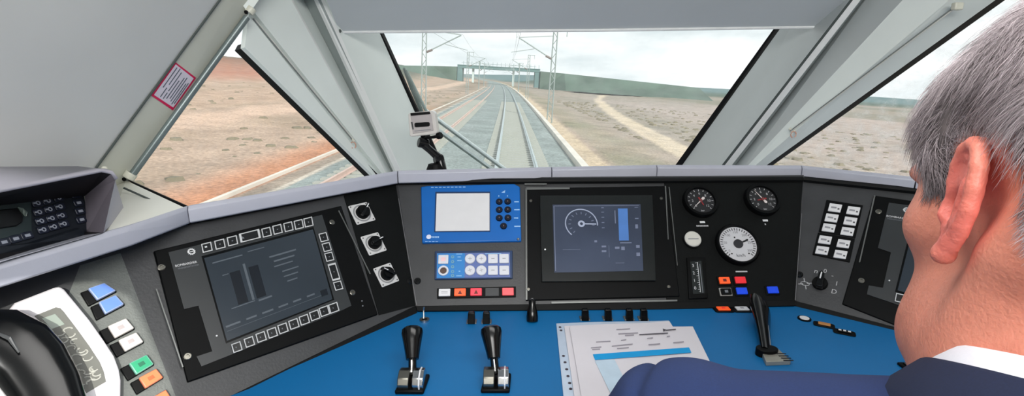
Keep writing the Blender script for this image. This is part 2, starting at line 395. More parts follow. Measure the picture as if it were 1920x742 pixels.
# cowl: front lip and the top that falls away to the windshield
lip = [(-.60, .10), (-.545, .33)] + [tuple(atz(x, y, 1.024)[:2]) for x, y in ((0, 495), (240, 427), (350, 389), (745, 322), (1035, 315), (1233, 311), (1505, 312), (1718, 334))] + [(.93, .70), (1.0, .45)]
outer = [(-.74, .15, 1.0), (-.70, .40, 1.0), (-.66, .55, 1.0), (-.60, .74, .99), (-.52, .86, .955), (-.27, 1.55, .86), (.02, 1.60, .85), (.2, 1.60, .85), (.62, 1.56, .86), (.95, 1.18, .93), (1.12, .8, .96), (1.2, .5, .96)]
secs = [(0, 4), (4, 5), (5, 6), (6, 7), (7, 8), (8, 9), (9, 11)]
def cowl_sec(i0, i1, first_gap=True):
    b = B(); rings = []
    for i in range(i0, i1+1):
        x, y = lip[i]; p = np.array([x, y, 1.024])
        if i in (i0, i1):       # a hairline joint between the sections
            j = i+1 if i == i0 else i-1
            d = np.array([lip[j][0]-x, lip[j][1]-y, 0]); p = p+nrm(d)*.0009
        o = np.array(outer[i]); q = nrm(np.array([o[0]-x, o[1]-y, 0]))
        rings.append([p+[0, 0, -.024]+q*.004, p+[0, 0, -.022]-q*.000, p+[0, 0, -.004]+q*0, p+q*.005+[0, 0, .0015], p+q*.03+[0, 0, .001]-[0, 0, .004], o, o-[0, 0, .03], p+q*.05-[0, 0, .03]])
    b.loft(rings); return b
for i0, i1 in secs: cowl_sec(i0, i1).build('cowl_section', cowlm, con, bevel=.0012)
def under(P, px, mat, name='instrument_panel', h1=0, h0=-.012, label=None, bevel=0):
    b = B(); b.ppx(P, px, h0, h1); return b.build(name, mat, con, label=label, bevel=bevel)
under(PL, [(745, 336), (781, 583), (465, 738), (300, 842), (-60, 842), (-120, 590), (0, 520), (215, 452), (350, 410)], panelg, label='dark grey left wing panel')
under(PL, [(150, 497), (226, 474), (340, 770), (250, 830), (20, 830)], M('sun_patch_grey', (98, 102, 99), .5, var=.12, scale=30, bump=.25), name='sun_patch_sheet', h1=.0010, h0=0, label='sunlit patch painted as a lighter grey textured sheet')  # sun patch on the wing panel painted as a lighter sheet
under(PC, [(745, 334), (1507, 328), (1491, 571), (1240, 578), (780, 582)], panelg, label='grey centre panel')
under(PC, [(1246, 340), (1506, 336), (1490, 568), (1250, 577)], panelb, name='gauge_panel', h1=.0025, h0=0, label='black panel carrying the round gauges', bevel=.001)
under(PL, [(645, 366), (742, 345), (779, 572), (711, 590)], panelb, name='switch_panel', h1=.002, h0=0, label='black strip carrying three rotary switches')
under(PR2, [(1507, 330), (1720, 353), (1780, 362), (1860, 676), (1690, 625), (1491, 571)], panelg, label='dark grey right wing panel')
# black edge below the panels
def skirt(P, px, nm='panel_skirt'):
    b = B(); b.ppx(P, px, -.01, .003); b.build(nm, rubber, con, bevel=.001)
skirt(PL, [(780, 572), (783, 588), (468, 742), (300, 826), (290, 815), (440, 738)])
skirt(PC, [(779, 573), (1492, 562), (1491, 573), (1240, 580), (782, 583)])
skirt(PR2, [(1490, 563), (1700, 618), (1860, 660), (1866, 672), (1700, 629), (1490, 574)])
# shade under the lip, put in as a thin black strip
for P, pa, pb in ((PL, (352, 414), (744, 341)), (PC, (747, 341), (1504, 336)), (PR2, (1508, 336), (1720, 358))):
    b = B(); b.tube([P.hit(*pa, .004), P.hit(*pb, .004)], .006, 8); b.build('lip_shade_strip', rubber, con)
# bright joints between the panels
for P, pa, pb in ((PC, (747, 372), (781, 572)), (PC, (1503, 400), (1491, 563))):
    b = B(); b.tube([P.hit(*pa, .0015), P.hit(*pb, .0015)], .0011, 6); b.build('panel_joint', M('joint_alu', (120, 120, 122), .4, .6), con)
# blue desk top
dk = [atz(775, 575, .8)[:2], atz(1492, 560, .8)[:2], atz(1700, 612, .8)[:2], (.78, .62), (.78, .38), (.62, .34), (.52, .47), (.10, .49), (0, .46), (-.34, .40), (-.50, .46), atz(465, 728, .8)[:2]]
b = B(); b.loft([[(x, y, z) for x, y in dk] for z in (.765, .80)]); b.build('desk_top', blue, con, bevel=.002)
b = B(); b.loft([[(x, y, z) for x, y in ((-.42, .60), (.02, .62), (.02, .93), (.60, .93), (.60, .66), (.72, .66), (.72, .80), (.47, 1.02), (-.15, 1.02), (-.42, .76))] for z in (0, .764)]); b.build('pedestal', panelb, con)

# ------------------------------------------------------------------ operator displays left and right
zl = zm(250, 380, 2.049)
def glyphs(Q, cells, mat, parent, h, name='symbol'):
    b = B()
    for s0, t0, s1, t1 in cells: Q.rect(b, s0, t0, s1, t1, h, h+.0004)
    b.build(name, mat, parent)
scrm = M('screen_dark', (46, 54, 62), .22, var=.12, scale=6, emit=.05)
scrd = M('screen_bars', (20, 26, 34), .25)
scrt = M('screen_dim_text', (84, 92, 100), .3, emit=.1)
plate = M('faceplate_grey', (46, 49, 51), .38, var=.06, scale=12)
maskm = M('mask_black', (6, 7, 8), .2, spec=.3)
keym = M('key_black', (16, 18, 20), .35)
fr_w = M('key_outline', (196, 198, 200), .5)
def soft_key(P, pxs, par, mark=None):
    """one soft key: black cap with a printed white outline; pxs its four corners"""
    c = [P.uv(x, y, .006) for x, y in pxs]; m = sum(c)/4
    b = B(); b.prism(P, c, .0055, .0066); k = b.build('soft_key', keym, par, bevel=.0003)
    b = B(); o_ = [m+(q-m)*1.0 for q in c]; i_ = [m+(q-m)*.80 for q in c]
    b.loft([[P.pt(q, .0067) for q in o_], [P.pt(q, .0072) for q in o_], [P.pt(q, .0072) for q in i_], [P.pt(q, .0067) for q in i_], [P.pt(q, .0067) for q in o_]], caps=False)
    b.build('key_outline', fr_w, k)
    return k, m, c
def key_px(zf, cx, cy, w_, h_, sk):
    """corner pixels of a key round its centre; sk = slope of rows (dy per dx) and lean of columns"""
    a, l = sk; P4 = []
    for sx, sy in ((-1, -1), (1, -1), (1, 1), (-1, 1)):
        x = cx+sx*w_/2+sy*h_/2*l; y = cy+sy*h_/2+sx*w_/2*a; P4.append(zf(x, y))
    return P4
def gear(P, c, r, mat, par, h):
    b = B(); n = 12; ring = []
    for k in range(n*4):
        a = 2*math.pi*k/(n*4); ro = r if k % 4 in (0, 1) else r*.8; ring.append((a, ro))
    o_ = [P.pt((c[0]+q*math.cos(a), c[1]+q*math.sin(a)), h) for a, q in ring]; o2 = [p+P.n*.0005 for p in o_]
    i_ = [P.pt((c[0]+r*.55*math.cos(a), c[1]+r*.55*math.sin(a)), h) for a, q in ring]; i2 = [p+P.n*.0005 for p in i_]
    b.loft([o_, o2, i2, i_, o_], caps=False); b.build('gear_emblem', mat, par)
    b = B(); b.rect(P, (c[0], c[1]), r*.9, r*.22, h, h+.0005); b.build('emblem_bar', mat, par)
def screw(P, px, par, r=.0042, h=0, mat=None):
    c = P.uv(*px, h); b = B(); b.lathe(P, c, [(r, h), (r, h+.0012), (r*.8, h+.0018), (r*.45, h+.0018), (r*.4, h+.0006)], 20); return b.build('screw', mat or steel, par)
# left display
dl = thing('display_unit', 'large black operator display with white-outlined soft keys tilted on the left wing', 'display', PL.hit(480, 545), 'operator displays')
b = B(); b.ppx(PL, [(288, 470), (640, 385), (709, 589), (352, 716)], -.006, .004); b.build('bezel', black, dl, bevel=.0015)
b = B(); b.ppx(PL, [zl(86, 330), zl(91, 330), zl(193, 630), zl(188, 632)], .004, .0055); b.build('bezel_edge', M('edge_light', (120, 122, 120), .35, .5), dl)
b = B(); b.ppx(PL, [zl(788, 30), zl(791, 29), zl(912, 272), zl(909, 273)], .004, .0055); b.build('bezel_edge', M('edge_light', (170, 172, 170)), dl)
b = B(); b.ppx(PL, [zl(135, 190), zl(725, 46), zl(838, 395), zl(775, 425), zl(262, 628), zl(243, 590), zl(303, 570), zl(250, 395), zl(195, 408)], .003, .0052)
b.build('faceplate', plate, dl)
b = B(); b.ppx(PL, [zl(262, 205), zl(692, 92), zl(772, 372), zl(356, 540)], .0052, .0056); b.build('screen_mask', maskm, dl)
b = B(); b.ppx(PL, [zl(272, 212), zl(690, 102), zl(765, 370), zl(360, 530)], .0056, .0060); scl = b.build('screen', scrm, dl)
QS = Quad(PL, [zl(272, 212), zl(690, 102), zl(765, 370), zl(360, 530)], .006)
for s0 in (.16, .32):
    b = B(); QS.rect(b, s0, .26, s0+.085, .66, .006, .0063); b.build('level_bar', scrd, scl)
for (s0, t0, s1, t1) in [(.1, .26, .15, .27), (.1, .67, .3, .68), (.33, .68, .45, .7), (.28, .2, .3, .66), (.52, .2, .78, .22), (.55, .27, .75, .29), (.54, .34, .72, .355), (.6, .43, .76, .445), (.6, .5, .74, .515), (.62, .57, .72, .585),
                         (.02, .84, .14, .86), (.19, .84, .28, .86), (.33, .84, .43, .86), (.48, .84, .57, .86), (.62, .84, .7, .86), (.76, .84, .84, .86), (.02, .9, .9, .904), (.05, .08, .3, .095), (.35, .06, .5, .07)]:
    b = B(); QS.rect(b, s0, t0, s1, t1, .006, .0063); b.build('screen_mark', scrt, scl)
b = B(); QS.rect(b, .90, .84, .97, .92, .006, .0063); b.build('screen_icon', scrd, scl)
sk = (-.27, .27)
for cx, cy, w_ in ((282, 172, 38), (332, 160, 38), (380, 147, 38), (447, 128, 78), (511, 114, 34), (553, 103, 34), (595, 93, 33), (635, 84, 33), (672, 75, 33)):
    k, m, c = soft_key(PL, key_px(zl, cx, cy, w_, 34, (-.25, .2)), dl)
    b = B(); r_ = .0018
    if w_ > 60:
        u0 = m+(c[0]+c[3]-c[1]-c[2])/4*.7; b.prism(PL, [u0+[-r_, -r_], u0+[r_, -r_], u0+[0, r_*1.2]], .0067, .0071)
    elif cx == 282: b.rect(PL, m+[-.001, .001], .003, .002, .0067, .0071)
    else: b.rect(PL, m, .002, .0014, .0067, .0071, ang=cx % 1.3)
    b.build('key_symbol', white if cx == 282 else dimp, k)
for cx, cy, h_ in ((730, 133, 32), (742, 171, 32), (752, 208, 32), (770, 266, 64), (786, 319, 32)):
    k, m, c = soft_key(PL, key_px(zl, cx, cy, 30, h_, (-.25, .30)), dl)
    b = B(); b.rect(PL, m, .0016, .0012, .0067, .0071); b.build('key_symbol', dimp, k)
for cx, cy in ((397, 555), (445, 535), (490, 516), (533, 500), (574, 483), (616, 466), (656, 450), (696, 433), (733, 417), (769, 404)):
    k, m, c = soft_key(PL, key_px(zl, cx, cy, 35, 34, (-.36, .28)), dl)
    b = B(); b.rect(PL, m+[-.001, 0], .0012, .0018, .0067, .0071); b.build('key_symbol', dimp, k)
for q in ((107, 248), (208, 590), (763, 75), (842, 345)): screw(PL, zl(*q), dl, .0048, .004)
gear(PL, PL.uv(*zl(223, 188), .0052), .0052, white, dl, .0053)
PLt = math.atan2(*(PL.uv(*zl(250, 228), .005)-PL.uv(*zl(160, 246), .005))[::-1])
text_obj('BOMBARDIER', PL, PL.uv(*zl(203, 235), .0052), .0046, .0055, white, dl, ang=PLt, sx=.95)
text_obj('TRANSPORTATION', PL, PL.uv(*zl(212, 246), .0052), .0032, .0055, dimp, dl, ang=PLt, sx=.92)
b = B(); b.disc(PL, PL.uv(*zl(320, 511), .0052), .0011, .0052, .006, 12); b.build('sensor_dot', white, dl)
for q in ((878, 377), (881, 396)):
    b = B(); b.disc(PL, PL.uv(*zl(*q), .0042), .0012, .004, .0048, 12); b.build('indicator_dot', dimp, dl)
# right display, mostly hidden by the driver
zr_ = zm(1480, 340, 2.65)
dr = thing('display_unit', 'black operator display on the right wing, half hidden behind the driver', 'display', PR2.hit(1680, 490), 'operator displays')
b = B(); b.ppx(PR2, [zr_(420, 68), zr_(990, 150), zr_(900, 860), zr_(262, 608)], -.006, .003); b.build('bezel', black, dr, bevel=.0015)
b = B(); b.ppx(PR2, [zr_(421, 68), zr_(428, 70), zr_(352, 400), zr_(346, 400)], .003, .0045); b.build('bezel_edge', M('edge_light', (170, 172, 170)), dr)
b = B(); b.ppx(PR2, [zr_(495, 105), zr_(900, 160), zr_(860, 720), zr_(385, 560), zr_(395, 516), zr_(465, 528), zr_(505, 352), zr_(440, 330)], .002, .0045); b.build('faceplate', plate, dr)
b = B(); b.ppx(PR2, [zr_(618, 170), zr_(900, 215), zr_(850, 650), zr_(525, 548)], .0045, .0049); b.build('screen_mask', maskm, dr)
b = B(); b.ppx(PR2, [zr_(628, 180), zr_(890, 222), zr_(842, 640), zr_(538, 540)], .0049, .0053); b.build('screen', scrm, dr)
for q in ((443, 150), (358, 493)): screw(PR2, zr_(*q), dr, .0048, .003)
gear(PR2, PR2.uv(*zr_(583, 142), .0045), .0055, white, dr, .0047)
at_ = math.atan2(*(PR2.uv(*zr_(580, 185), .005)-PR2.uv(*zr_(495, 172), .005))[::-1])
text_obj('BOMBARDIER', PR2, PR2.uv(*zr_(540, 180), .0045), .0052, .0049, white, dr, ang=at_, sx=1.1)
text_obj('TRANSPORTATION', PR2, PR2.uv(*zr_(542, 193), .0045), .0036, .0049, dimp, dr, ang=at_, sx=1.1)
for i in range(3):
    k, m, c = soft_key(PR2, key_px(zr_, 549+i*60, 580+i*16, 44, 42, (.22, -.18)), dr)
b = B(); b.disc(PR2, PR2.uv(*zr_(497, 492), .0045), .0013, .0045, .0052, 12); b.build('sensor_dot', white, dr)

# ------------------------------------------------------------------ centre display
zc = zm(970, 320, 2.65)
dc = thing('display_unit', 'square black train control display with speed dial in the middle of the console', 'display', PC.hit(1117, 445), 'operator displays')
b = B(); b.ppx(PC, [(985, 352), (1250, 348), (1275, 556), (986, 563)], -.006, .004); b.build('bezel', black, dc, bevel=.002)
for q in ([zc(40, 88), zc(48, 86), zc(50, 640), zc(42, 640)], [zc(733, 75), zc(739, 75), zc(752, 340), zc(748, 340)], [zc(752, 80), zc(756, 80), zc(797, 470), zc(794, 470)], [zc(45, 82), zc(260, 82), zc(260, 90), zc(45, 94)], [zc(170, 650), zc(795, 640), zc(795, 648), zc(170, 659)], [zc(36, 62), zc(146, 62), zc(146, 69), zc(36, 69)]):
    b = B(); b.ppx(PC, q, .004, .0052); b.build('bezel_edge', M('edge_light', (170, 172, 170)), dc)
b = B(); b.ppx(PC, [zc(112, 122), zc(672, 120), zc(690, 545), zc(122, 550)], .004, .0095); b.build('faceplate', M('dark_glass_frame', (30, 33, 33), .3, spec=.25), dc, bevel=.001)
csm = M('screen_blue_grey', (60, 68, 86), .2, var=.3, scale=5, emit=.14)
QC = Quad(PC, [zc(175, 168), zc(612, 165), zc(626, 497), zc(184, 505)], .0102)
b = B(); QC.rect(b, 0, 0, 1, 1, .0095, .0102); scc = b.build('screen', csm, dc)
lt = M('screen_light', (150, 158, 178), .3, emit=.35); bl = M('screen_blue', (70, 110, 170), .3, emit=.35)
cx_, cy_ = QC.at(.32, .30), None
c0 = QC.at(.32, .30); rr = np.linalg.norm(QC.at(.50, .30)-c0)
b = B(); pts = [PC.pt(c0+rr*np.array([math.cos(a), math.sin(a)]), .0105) for a in np.radians(np.linspace(-8, 228, 40))]; b.tube(pts, .0011, 5); b.build('dial_arc', lt, scc)
b = B(); b.ring(PC, c0, rr*.10, rr*.22, .0102, .0106, 20); b.build('dial_hub', lt, scc)
b = B(); b.prism(PC, [c0+[rr*.2, -.0015], c0+[rr*.93, -.002], c0+[rr*.93, 0], c0+[rr*.2, .001]], .0102, .0106); b.build('dial_needle', lt, scc)
for k in range(11):
    a = math.radians(-8+236*k/10); d = np.array([math.cos(a), math.sin(a)]); e = np.array([-d[1], d[0]])
    b = B(); b.prism(PC, [c0+d*rr*.66+e*.0006, c0+d*rr*.66-e*.0006, c0+d*rr*.82-e*.0006, c0+d*rr*.82+e*.0006], .0102, .0105); b.build('dial_tick', M('screen_mid', (108, 116, 138), .3, emit=.25), scc)
b = B(); QC.rect(b, .74, .07, .85, .56, .0102, .0105); b.build('blue_column', bl, scc)
for s0, t0, s1, t1 in [(.70, .1, .71, .3), (.75, .585, .88, .6), (.93, .05, .97, .055), (.93, .22, .97, .235), (.93, .32, .96, .38), (.93, .63, .97, .67), (.93, .74, .97, .79), (.54, .63, .59, .655), (.54, .70, .59, .725), (.62, .63, .623, .8), (.69, .65, .74, .68),
                       (.76, .65, .8, .70), (.1, .68, .3, .683), (.55, .05, .58, .06), (.55, .12, .58, .13), (.55, .2, .58, .21), (.55, .28, .58, .29), (.55, .36, .58, .37), (.46, .55, .49, .58), (.69, .88, .79, .885), (.02, .02, .98, .026), (.012, .02, .018, .98)]:
    b = B(); QC.rect(b, s0, t0, s1, t1, .0102, .0105); b.build('screen_mark', M('screen_mid', (108, 116, 138)), scc)
for q in ((67, 150), (715, 138), (752, 576), (55, 590)): screw(PC, zc(*q), dc, .0032, .004)
b = B(); b.disc(PC, PC.uv(*zc(138, 391), .0095), .0014, .0095, .0103, 12); b.build('status_light', M('led_white', (230, 235, 235), .4, emit=.8), dc)

# ------------------------------------------------------------------ blue radio display (left of the centre)
zb = zm(780, 340, 6.1818)
blu = M('module_blue', (0, 96, 178), .38, var=.08, scale=12); ltb = M('module_print', (150, 190, 230), .5)
rd = thing('radio_display', 'blue framed control unit with blank white screen and seven round keys', 'display', PC.hit(884, 402))
b = B(); b.ppx(PC, [zb(55, 60), zb(130, 48), zb(1140, 25), zb(1205, 60), zb(1222, 690), zb(70, 712)], -.004, .006); b.build('housing', blu, rd, bevel=.002)
b = B(); b.ppx(PC, [zb(225, 120), zb(860, 118), zb(860, 580), zb(212, 585)], .006, .0072); b.build('screen_frame', M('frame_navy', (20, 50, 90), .4), rd)
b = B(); b.ppx(PC, [zb(240, 140), zb(852, 135), zb(852, 568), zb(225, 575)], .0072, .0078); b.build('screen', M('screen_white', (206, 206, 208), .3, var=.02, emit=.12), rd)
for q in ((965, 238), (1062, 236), (965, 332), (1064, 330), (965, 427), (1066, 425), (1015, 520)):
    c = PC.uv(*zb(*q), .006); b = B(); b.lathe(PC, c, [(.0066, .006), (.0066, .0085), (.0058, .0096)], 24); k = b.build('round_key', M('key_navy', (4, 12, 34), .3), rd, smooth=True)
    b = B(); b.rect(PC, c, .0014, .0028, .0096, .0099); b.build('key_symbol', M('key_tan', (130, 104, 90), .5), k)
for q, w_ in (((1165, 236), 10), ((1170, 328), 12), ((1160, 424), 9), ((1175, 520), 13)):
    b = B(); b.rect(PC, PC.uv(*zb(*q), .006), w_*.0009, .0022, .006, .0063); b.build('key_legend', ltb, rd)
for q in ((960, 168), (1060, 168)):
    b = B(); b.rect(PC, PC.uv(*zb(*q), .006), .0016, .003, .006, .0063); b.build('key_legend', ltb, rd)
b = B(); b.ppx(PC, [zb(990, 128), zb(1035, 100), zb(1030, 132)], .006, .0064); b.build('arrow_mark', ltb, rd)
b = B(); b.disc(PC, PC.uv(*zb(148, 642), .006), .0046, .006, .0064, 20); b.build('round_logo', M('logo_pale', (214, 220, 240), .5), rd)
for k in range(5):
    b = B(); b.rect(PC, PC.uv(*zb(188+k*18, 644), .006), .0021, .0034, .006, .0063); b.build('maker_mark', ltb, rd)
for k in range(9):
    b = B(); b.rect(PC, PC.uv(*zb(190+k*46, 69-k*.5), .006), .0052, .0018, .006, .0063); b.build('title_mark', ltb, rd)
for k in range(4):
    b = B(); b.rect(PC, PC.uv(*zb(120+k*40, 697), .006), .0045, .0009, .006, .0063); b.build('title_mark', ltb, rd)
screw(PC, zb(1185, 670), rd, .0028, .006, chrome)

# ------------------------------------------------------------------ blue key module below it
zk = zm(800, 460, 6.744)
km = thing('key_module', 'small blue key module with pale round and square keys below the blank screen', 'control module', PC.hit(888, 497))
b = B(); b.ppx(PC, [zk(105, 70), zk(1085, 62), zk(1088, 415), zk(100, 430)], 0, .004); b.build('frame', M('frame_navy', (20, 50, 90)), km, bevel=.001)
b = B(); b.ppx(PC, [zk(130, 98), zk(1052, 88), zk(1056, 400), zk(125, 412)], .004, .0048); b.build('face', M('module_violet', (92, 112, 170), .4), km)
b = B(); b.ppx(PC, [zk(132, 100), zk(485, 96), zk(478, 408), zk(127, 412)], .0048, .0052); b.build('face_field', M('module_azure', (40, 128, 200), .4), km)
keyw = M('key_pale', (214, 216, 224), .4, var=.03); keyr = M('key_ring', (176, 172, 166), .5)
for q in ((548, 172), (692, 172), (548, 318), (692, 318)):
    c = PC.uv(*zk(*q), .0052); b = B(); b.lathe(PC, c, [(.0096, .0048), (.0096, .0072), (.0086, .0084)], 28); k = b.build('round_key', keyw, km, smooth=True)
    for a in (0, 1.57):
        b = B(); b.rect(PC, c, .007, .0008, .0084, .0087, ang=a+.3*(q[1] > 200)); b.build('key_symbol', M('key_grey', (150, 150, 156), .5), k)
for q in ((838, 172), (978, 170), (838, 318), (980, 318)):
    c = PC.uv(*zk(*q), .0052); b = B(); b.rect(PC, c, .0178, .0178, .0048, .008, r=.0015); k = b.build('square_key', keyw, km, bevel=.0006)
    b = B(); b.rect(PC, c, .006, .0012, .008, .0083); b.build('key_symbol', M('key_grey', (150, 150, 156)), k)
c = PC.uv(*zk(212, 180), .0052); b = B(); b.rect(PC, c, .0185, .0175, .0052, .008, r=.001); k = b.build('square_key', keyw, km, bevel=.0006)
b = B(); b.rect(PC, c, .009, .008, .008, .0083, r=.002); b.build('pink_lens', M('pink', (236, 200, 204), .4), k)
c = PC.uv(*zk(212, 322), .0052); b = B(); b.ring(PC, c, .0062, .0095, .0052, .008, 28); k = b.build('key_switch', keyw, km)
b = B(); b.disc(PC, c, .006, .0052, .0066, 24); b.build('switch_core', M('core_brown', (84, 60, 50), .4), k)
for i, q in enumerate(((328, 145), (328, 205), (328, 270), (328, 330), (328, 380))):
    b = B(); b.ring(PC, PC.uv(*zk(*q), .0052), .0014, .003, .0052, .0058, 14); b.build('status_lamp', M('lamp_teal', (110, 160, 180), .5), km)
for q, w_ in (((410, 145), .006), ((412, 108), .011), ((415, 190), .008), ((415, 325), .003), ((408, 384), .010), ((840, 104), .03)):
    b = B(); b.rect(PC, PC.uv(*zk(*q), .0052), w_, .0016, .0052, .0055); b.build('key_legend', M('legend_blue', (140, 190, 230), .5), km)

# ------------------------------------------------------------------ strip of lit push buttons below
st = thing('button_strip', 'black strip of lit push buttons, white, orange and red, below the blue key module', 'buttons', PC.hit(893, 547))
b = B(); b.ppx(PC, [zk(132, 540), zk(1128, 515), zk(1128, 650), zk(132, 668)], 0, .003); b.build('strip_base', black, st, bevel=.0008)
def lit(P, c, w_, h_, h0, mat, par, mark=None, name='push_button', label=None, mm=None):
    b = B(); b.rect(P, c, w_, h_, h0, h0+.0035, r=.001); k = b.build(name, mat, par, bevel=.0006, label=label)
    if mark == 'tri':
        b = B(); r_ = h_*.28
        b.prism(P, [(c[0]-r_, c[1]-r_), (c[0]+r_, c[1]-r_), (c[0], c[1]+r_)], h0+.0035, h0+.0038); b.build('button_symbol', mm or M('mark_dark', (110, 30, 20), .5), k)
    elif mark == 'lines':
        b = B(); b.rect(P, (c[0], c[1]+.0014), w_*.55, .0008, h0+.0035, h0+.0038); b.build('button_symbol', M('key_grey', (150, 150, 156)), k)
        b = B(); b.rect(P, (c[0], c[1]-.0014), w_*.55, .0008, h0+.0035, h0+.0038); b.build('button_symbol', M('key_grey', (150, 150, 156)), k)
    elif mark == 'sq':
        b = B(); b.rect(P, c, w_*.32, h_*.4, h0+.0035, h0+.0038); b.build('button_symbol', mm or M('mark_dark', (110, 30, 20)), k)
    return k
orange = M('lens_orange', (250, 92, 40), .4, var=.05, emit=.35); red = M('lens_red', (226, 40, 50), .4, var=.05, emit=.3); pinkr = M('lens_coral', (246, 86, 92), .4, var=.05, emit=.35)
whl = M('lens_white', (222, 222, 224), .4, var=.03, emit=.05)
for q, m_, mk, lb in (((226, 594), whl, 'lines', 'white button'), ((422, 591), orange, 'tri', 'lit orange button'), ((625, 588), M('lens_rose', (232, 58, 76), .4, emit=.3), 'tri', 'lit rose red button'), ((1028, 583), pinkr, None, 'lit coral red button')):
    lit(PC, PC.uv(*zk(*q), .005), .0205, .0135, .003, m_, st, mk, label=lb)
c = PC.uv(*zk(828, 588), .004); b = B(); b.rect(PC, c, .024, .0145, .003, .0045); b.build('blank_cover', M('cover_grey', (56, 58, 60), .5), st)
# panel bolts
for P, q, lab in ((PC, (783, 527), 'black round panel bolt beside the lit button strip'), (PL, (768, 527), 'small black bolt at the foot of the rotary switch strip'), (PR2, (1499, 515), 'black round bolt left of the right rotary selector')):
    c = P.uv(*q, 0); b = B(); b.lathe(P, c, [(.0062, 0), (.0062, .002), (.005, .0032), (.0025, .0032), (.0022, .0015)], 20); o = b.build('panel_bolt', blackgl, None, smooth=True); tag(o, lab, 'bolt')

# ------------------------------------------------------------------ three rotary switches on the left strip
zs_ = zm(640, 370, 4.125)
spots = [([(60, 65), (205, 32), (255, 178), (117, 212)], 40, 'uppermost rotary switch on the black strip, square white plate, below the cowl'),
         ([(155, 303), (290, 265), (346, 410), (212, 452)], 10, 'middle rotary switch on the black strip, square white plate'),
         ([(250, 550), (383, 503), (443, 640), (315, 697)], 135, 'lowest rotary switch on the black strip, square white plate')]
pw = M('plate_white', (206, 206, 206), .4, var=.04); arcm = M('arc_grey', (140, 142, 144), .5)
for cor, a, lab in spots:
    Q = Quad(PL, [zs_(*q) for q in cor], .0035); c = sum(Q.c)/4; w0 = np.linalg.norm(Q.c[1]-Q.c[0]); h0_ = np.linalg.norm(Q.c[3]-Q.c[0]); an = math.atan2(*(Q.c[1]-Q.c[0])[::-1])
    t = thing('rotary_switch', lab, 'switch', PL.pt(c, .002), 'rotary switches on the black strip')
    b = B(); b.rect(PL, c, w0, h0_, .002, .0036, ang=an, r=.002); b.build('switch_plate', pw, t, bevel=.0004)
    b = B(); b.ring(PL, c, w0*.36, w0*.43, .0036, .0039, 28); b.build('scale_ring', arcm, t)
    b = B(); b.lathe(PL, c, [(w0*.31, .0036), (w0*.31, .012), (w0*.26, .016)], 28); k = b.build('knob', black, t, smooth=True)
    d = np.array([math.cos(an+math.radians(a)), math.sin(an+math.radians(a))]); e = np.array([-d[1], d[0]])
    b = B(); b.prism(PL, [c-d*w0*.30-e*w0*.07, c-d*w0*.30+e*w0*.07, c+d*w0*.42+e*w0*.05, c+d*w0*.46, c+d*w0*.42-e*w0*.05], .012, .020); b.build('grip', blackgl, k, bevel=.0008)
    b = B(); b.prism(PL, [c+d*w0*.12-e*w0*.02, c+d*w0*.12+e*w0*.02, c+d*w0*.34+e*w0*.02, c+d*w0*.34-e*w0*.02], .020, .0204); b.build('pointer', white, k)
    for j in range(4):
        aa = an+math.pi/4+j*math.pi/2; cc = c+np.array([math.cos(aa), math.sin(aa)])*w0*.58
        b = B(); b.disc(PL, cc, w0*.035, .0036, .0042, 10); b.build('rivet', M('rivet_grey', (90, 90, 90), .5), t)

# ------------------------------------------------------------------ gauges
zg = zm(1250, 320, 2.65)
dialb = M('dial_black', (34, 34, 36), .4); dialw = M('dial_white', (208, 208, 212), .4, var=.02); needr = M('needle_white', (230, 220, 216), .4)
def gauge(px, dx, ang, lab, ticks, face, mark, rim, needle_m, big=False, redmark=False, a0=225, a1=-45):
    c = PC.uv(*px, .010); r = PC.rad(*px, dx)
    t = thing('dial_gauge', lab, 'gauge', PC.pt(c, .002))
    b = B(); b.lathe(PC, c, [(rim*r, .0025), (rim*r, .011), ((rim-.06)*r, .014), (1.04*r, .014), (1.0*r, .0105), (1.0*r, .003)], 48, close=True); b.build('rim', black, t, smooth=True)
    b = B(); b.disc(PC, c, r*1.01, .004, .0095, 48); f = b.build('dial_face', face, t)
    b = B()
    for k in range(ticks):
        a = math.radians(a0+(a1-a0)*k/(ticks-1)); d = np.array([math.cos(a), math.sin(a)]); e = np.array([-d[1], d[0]])
        b.prism(PC, [c+d*r*.80+e*r*.022, c+d*r*.80-e*r*.022, c+d*r*.94-e*r*.022, c+d*r*.94+e*r*.022], .0095, .0098)
    b.build('scale_marking', mark, t)
    d = np.array([math.cos(math.radians(ang)), math.sin(math.radians(ang))]); e = np.array([-d[1], d[0]])
    return t, c, r, d, e
num = M('numeral_white', (190, 190, 192), .5); numd = M('numeral_dark', (70, 70, 74), .5)
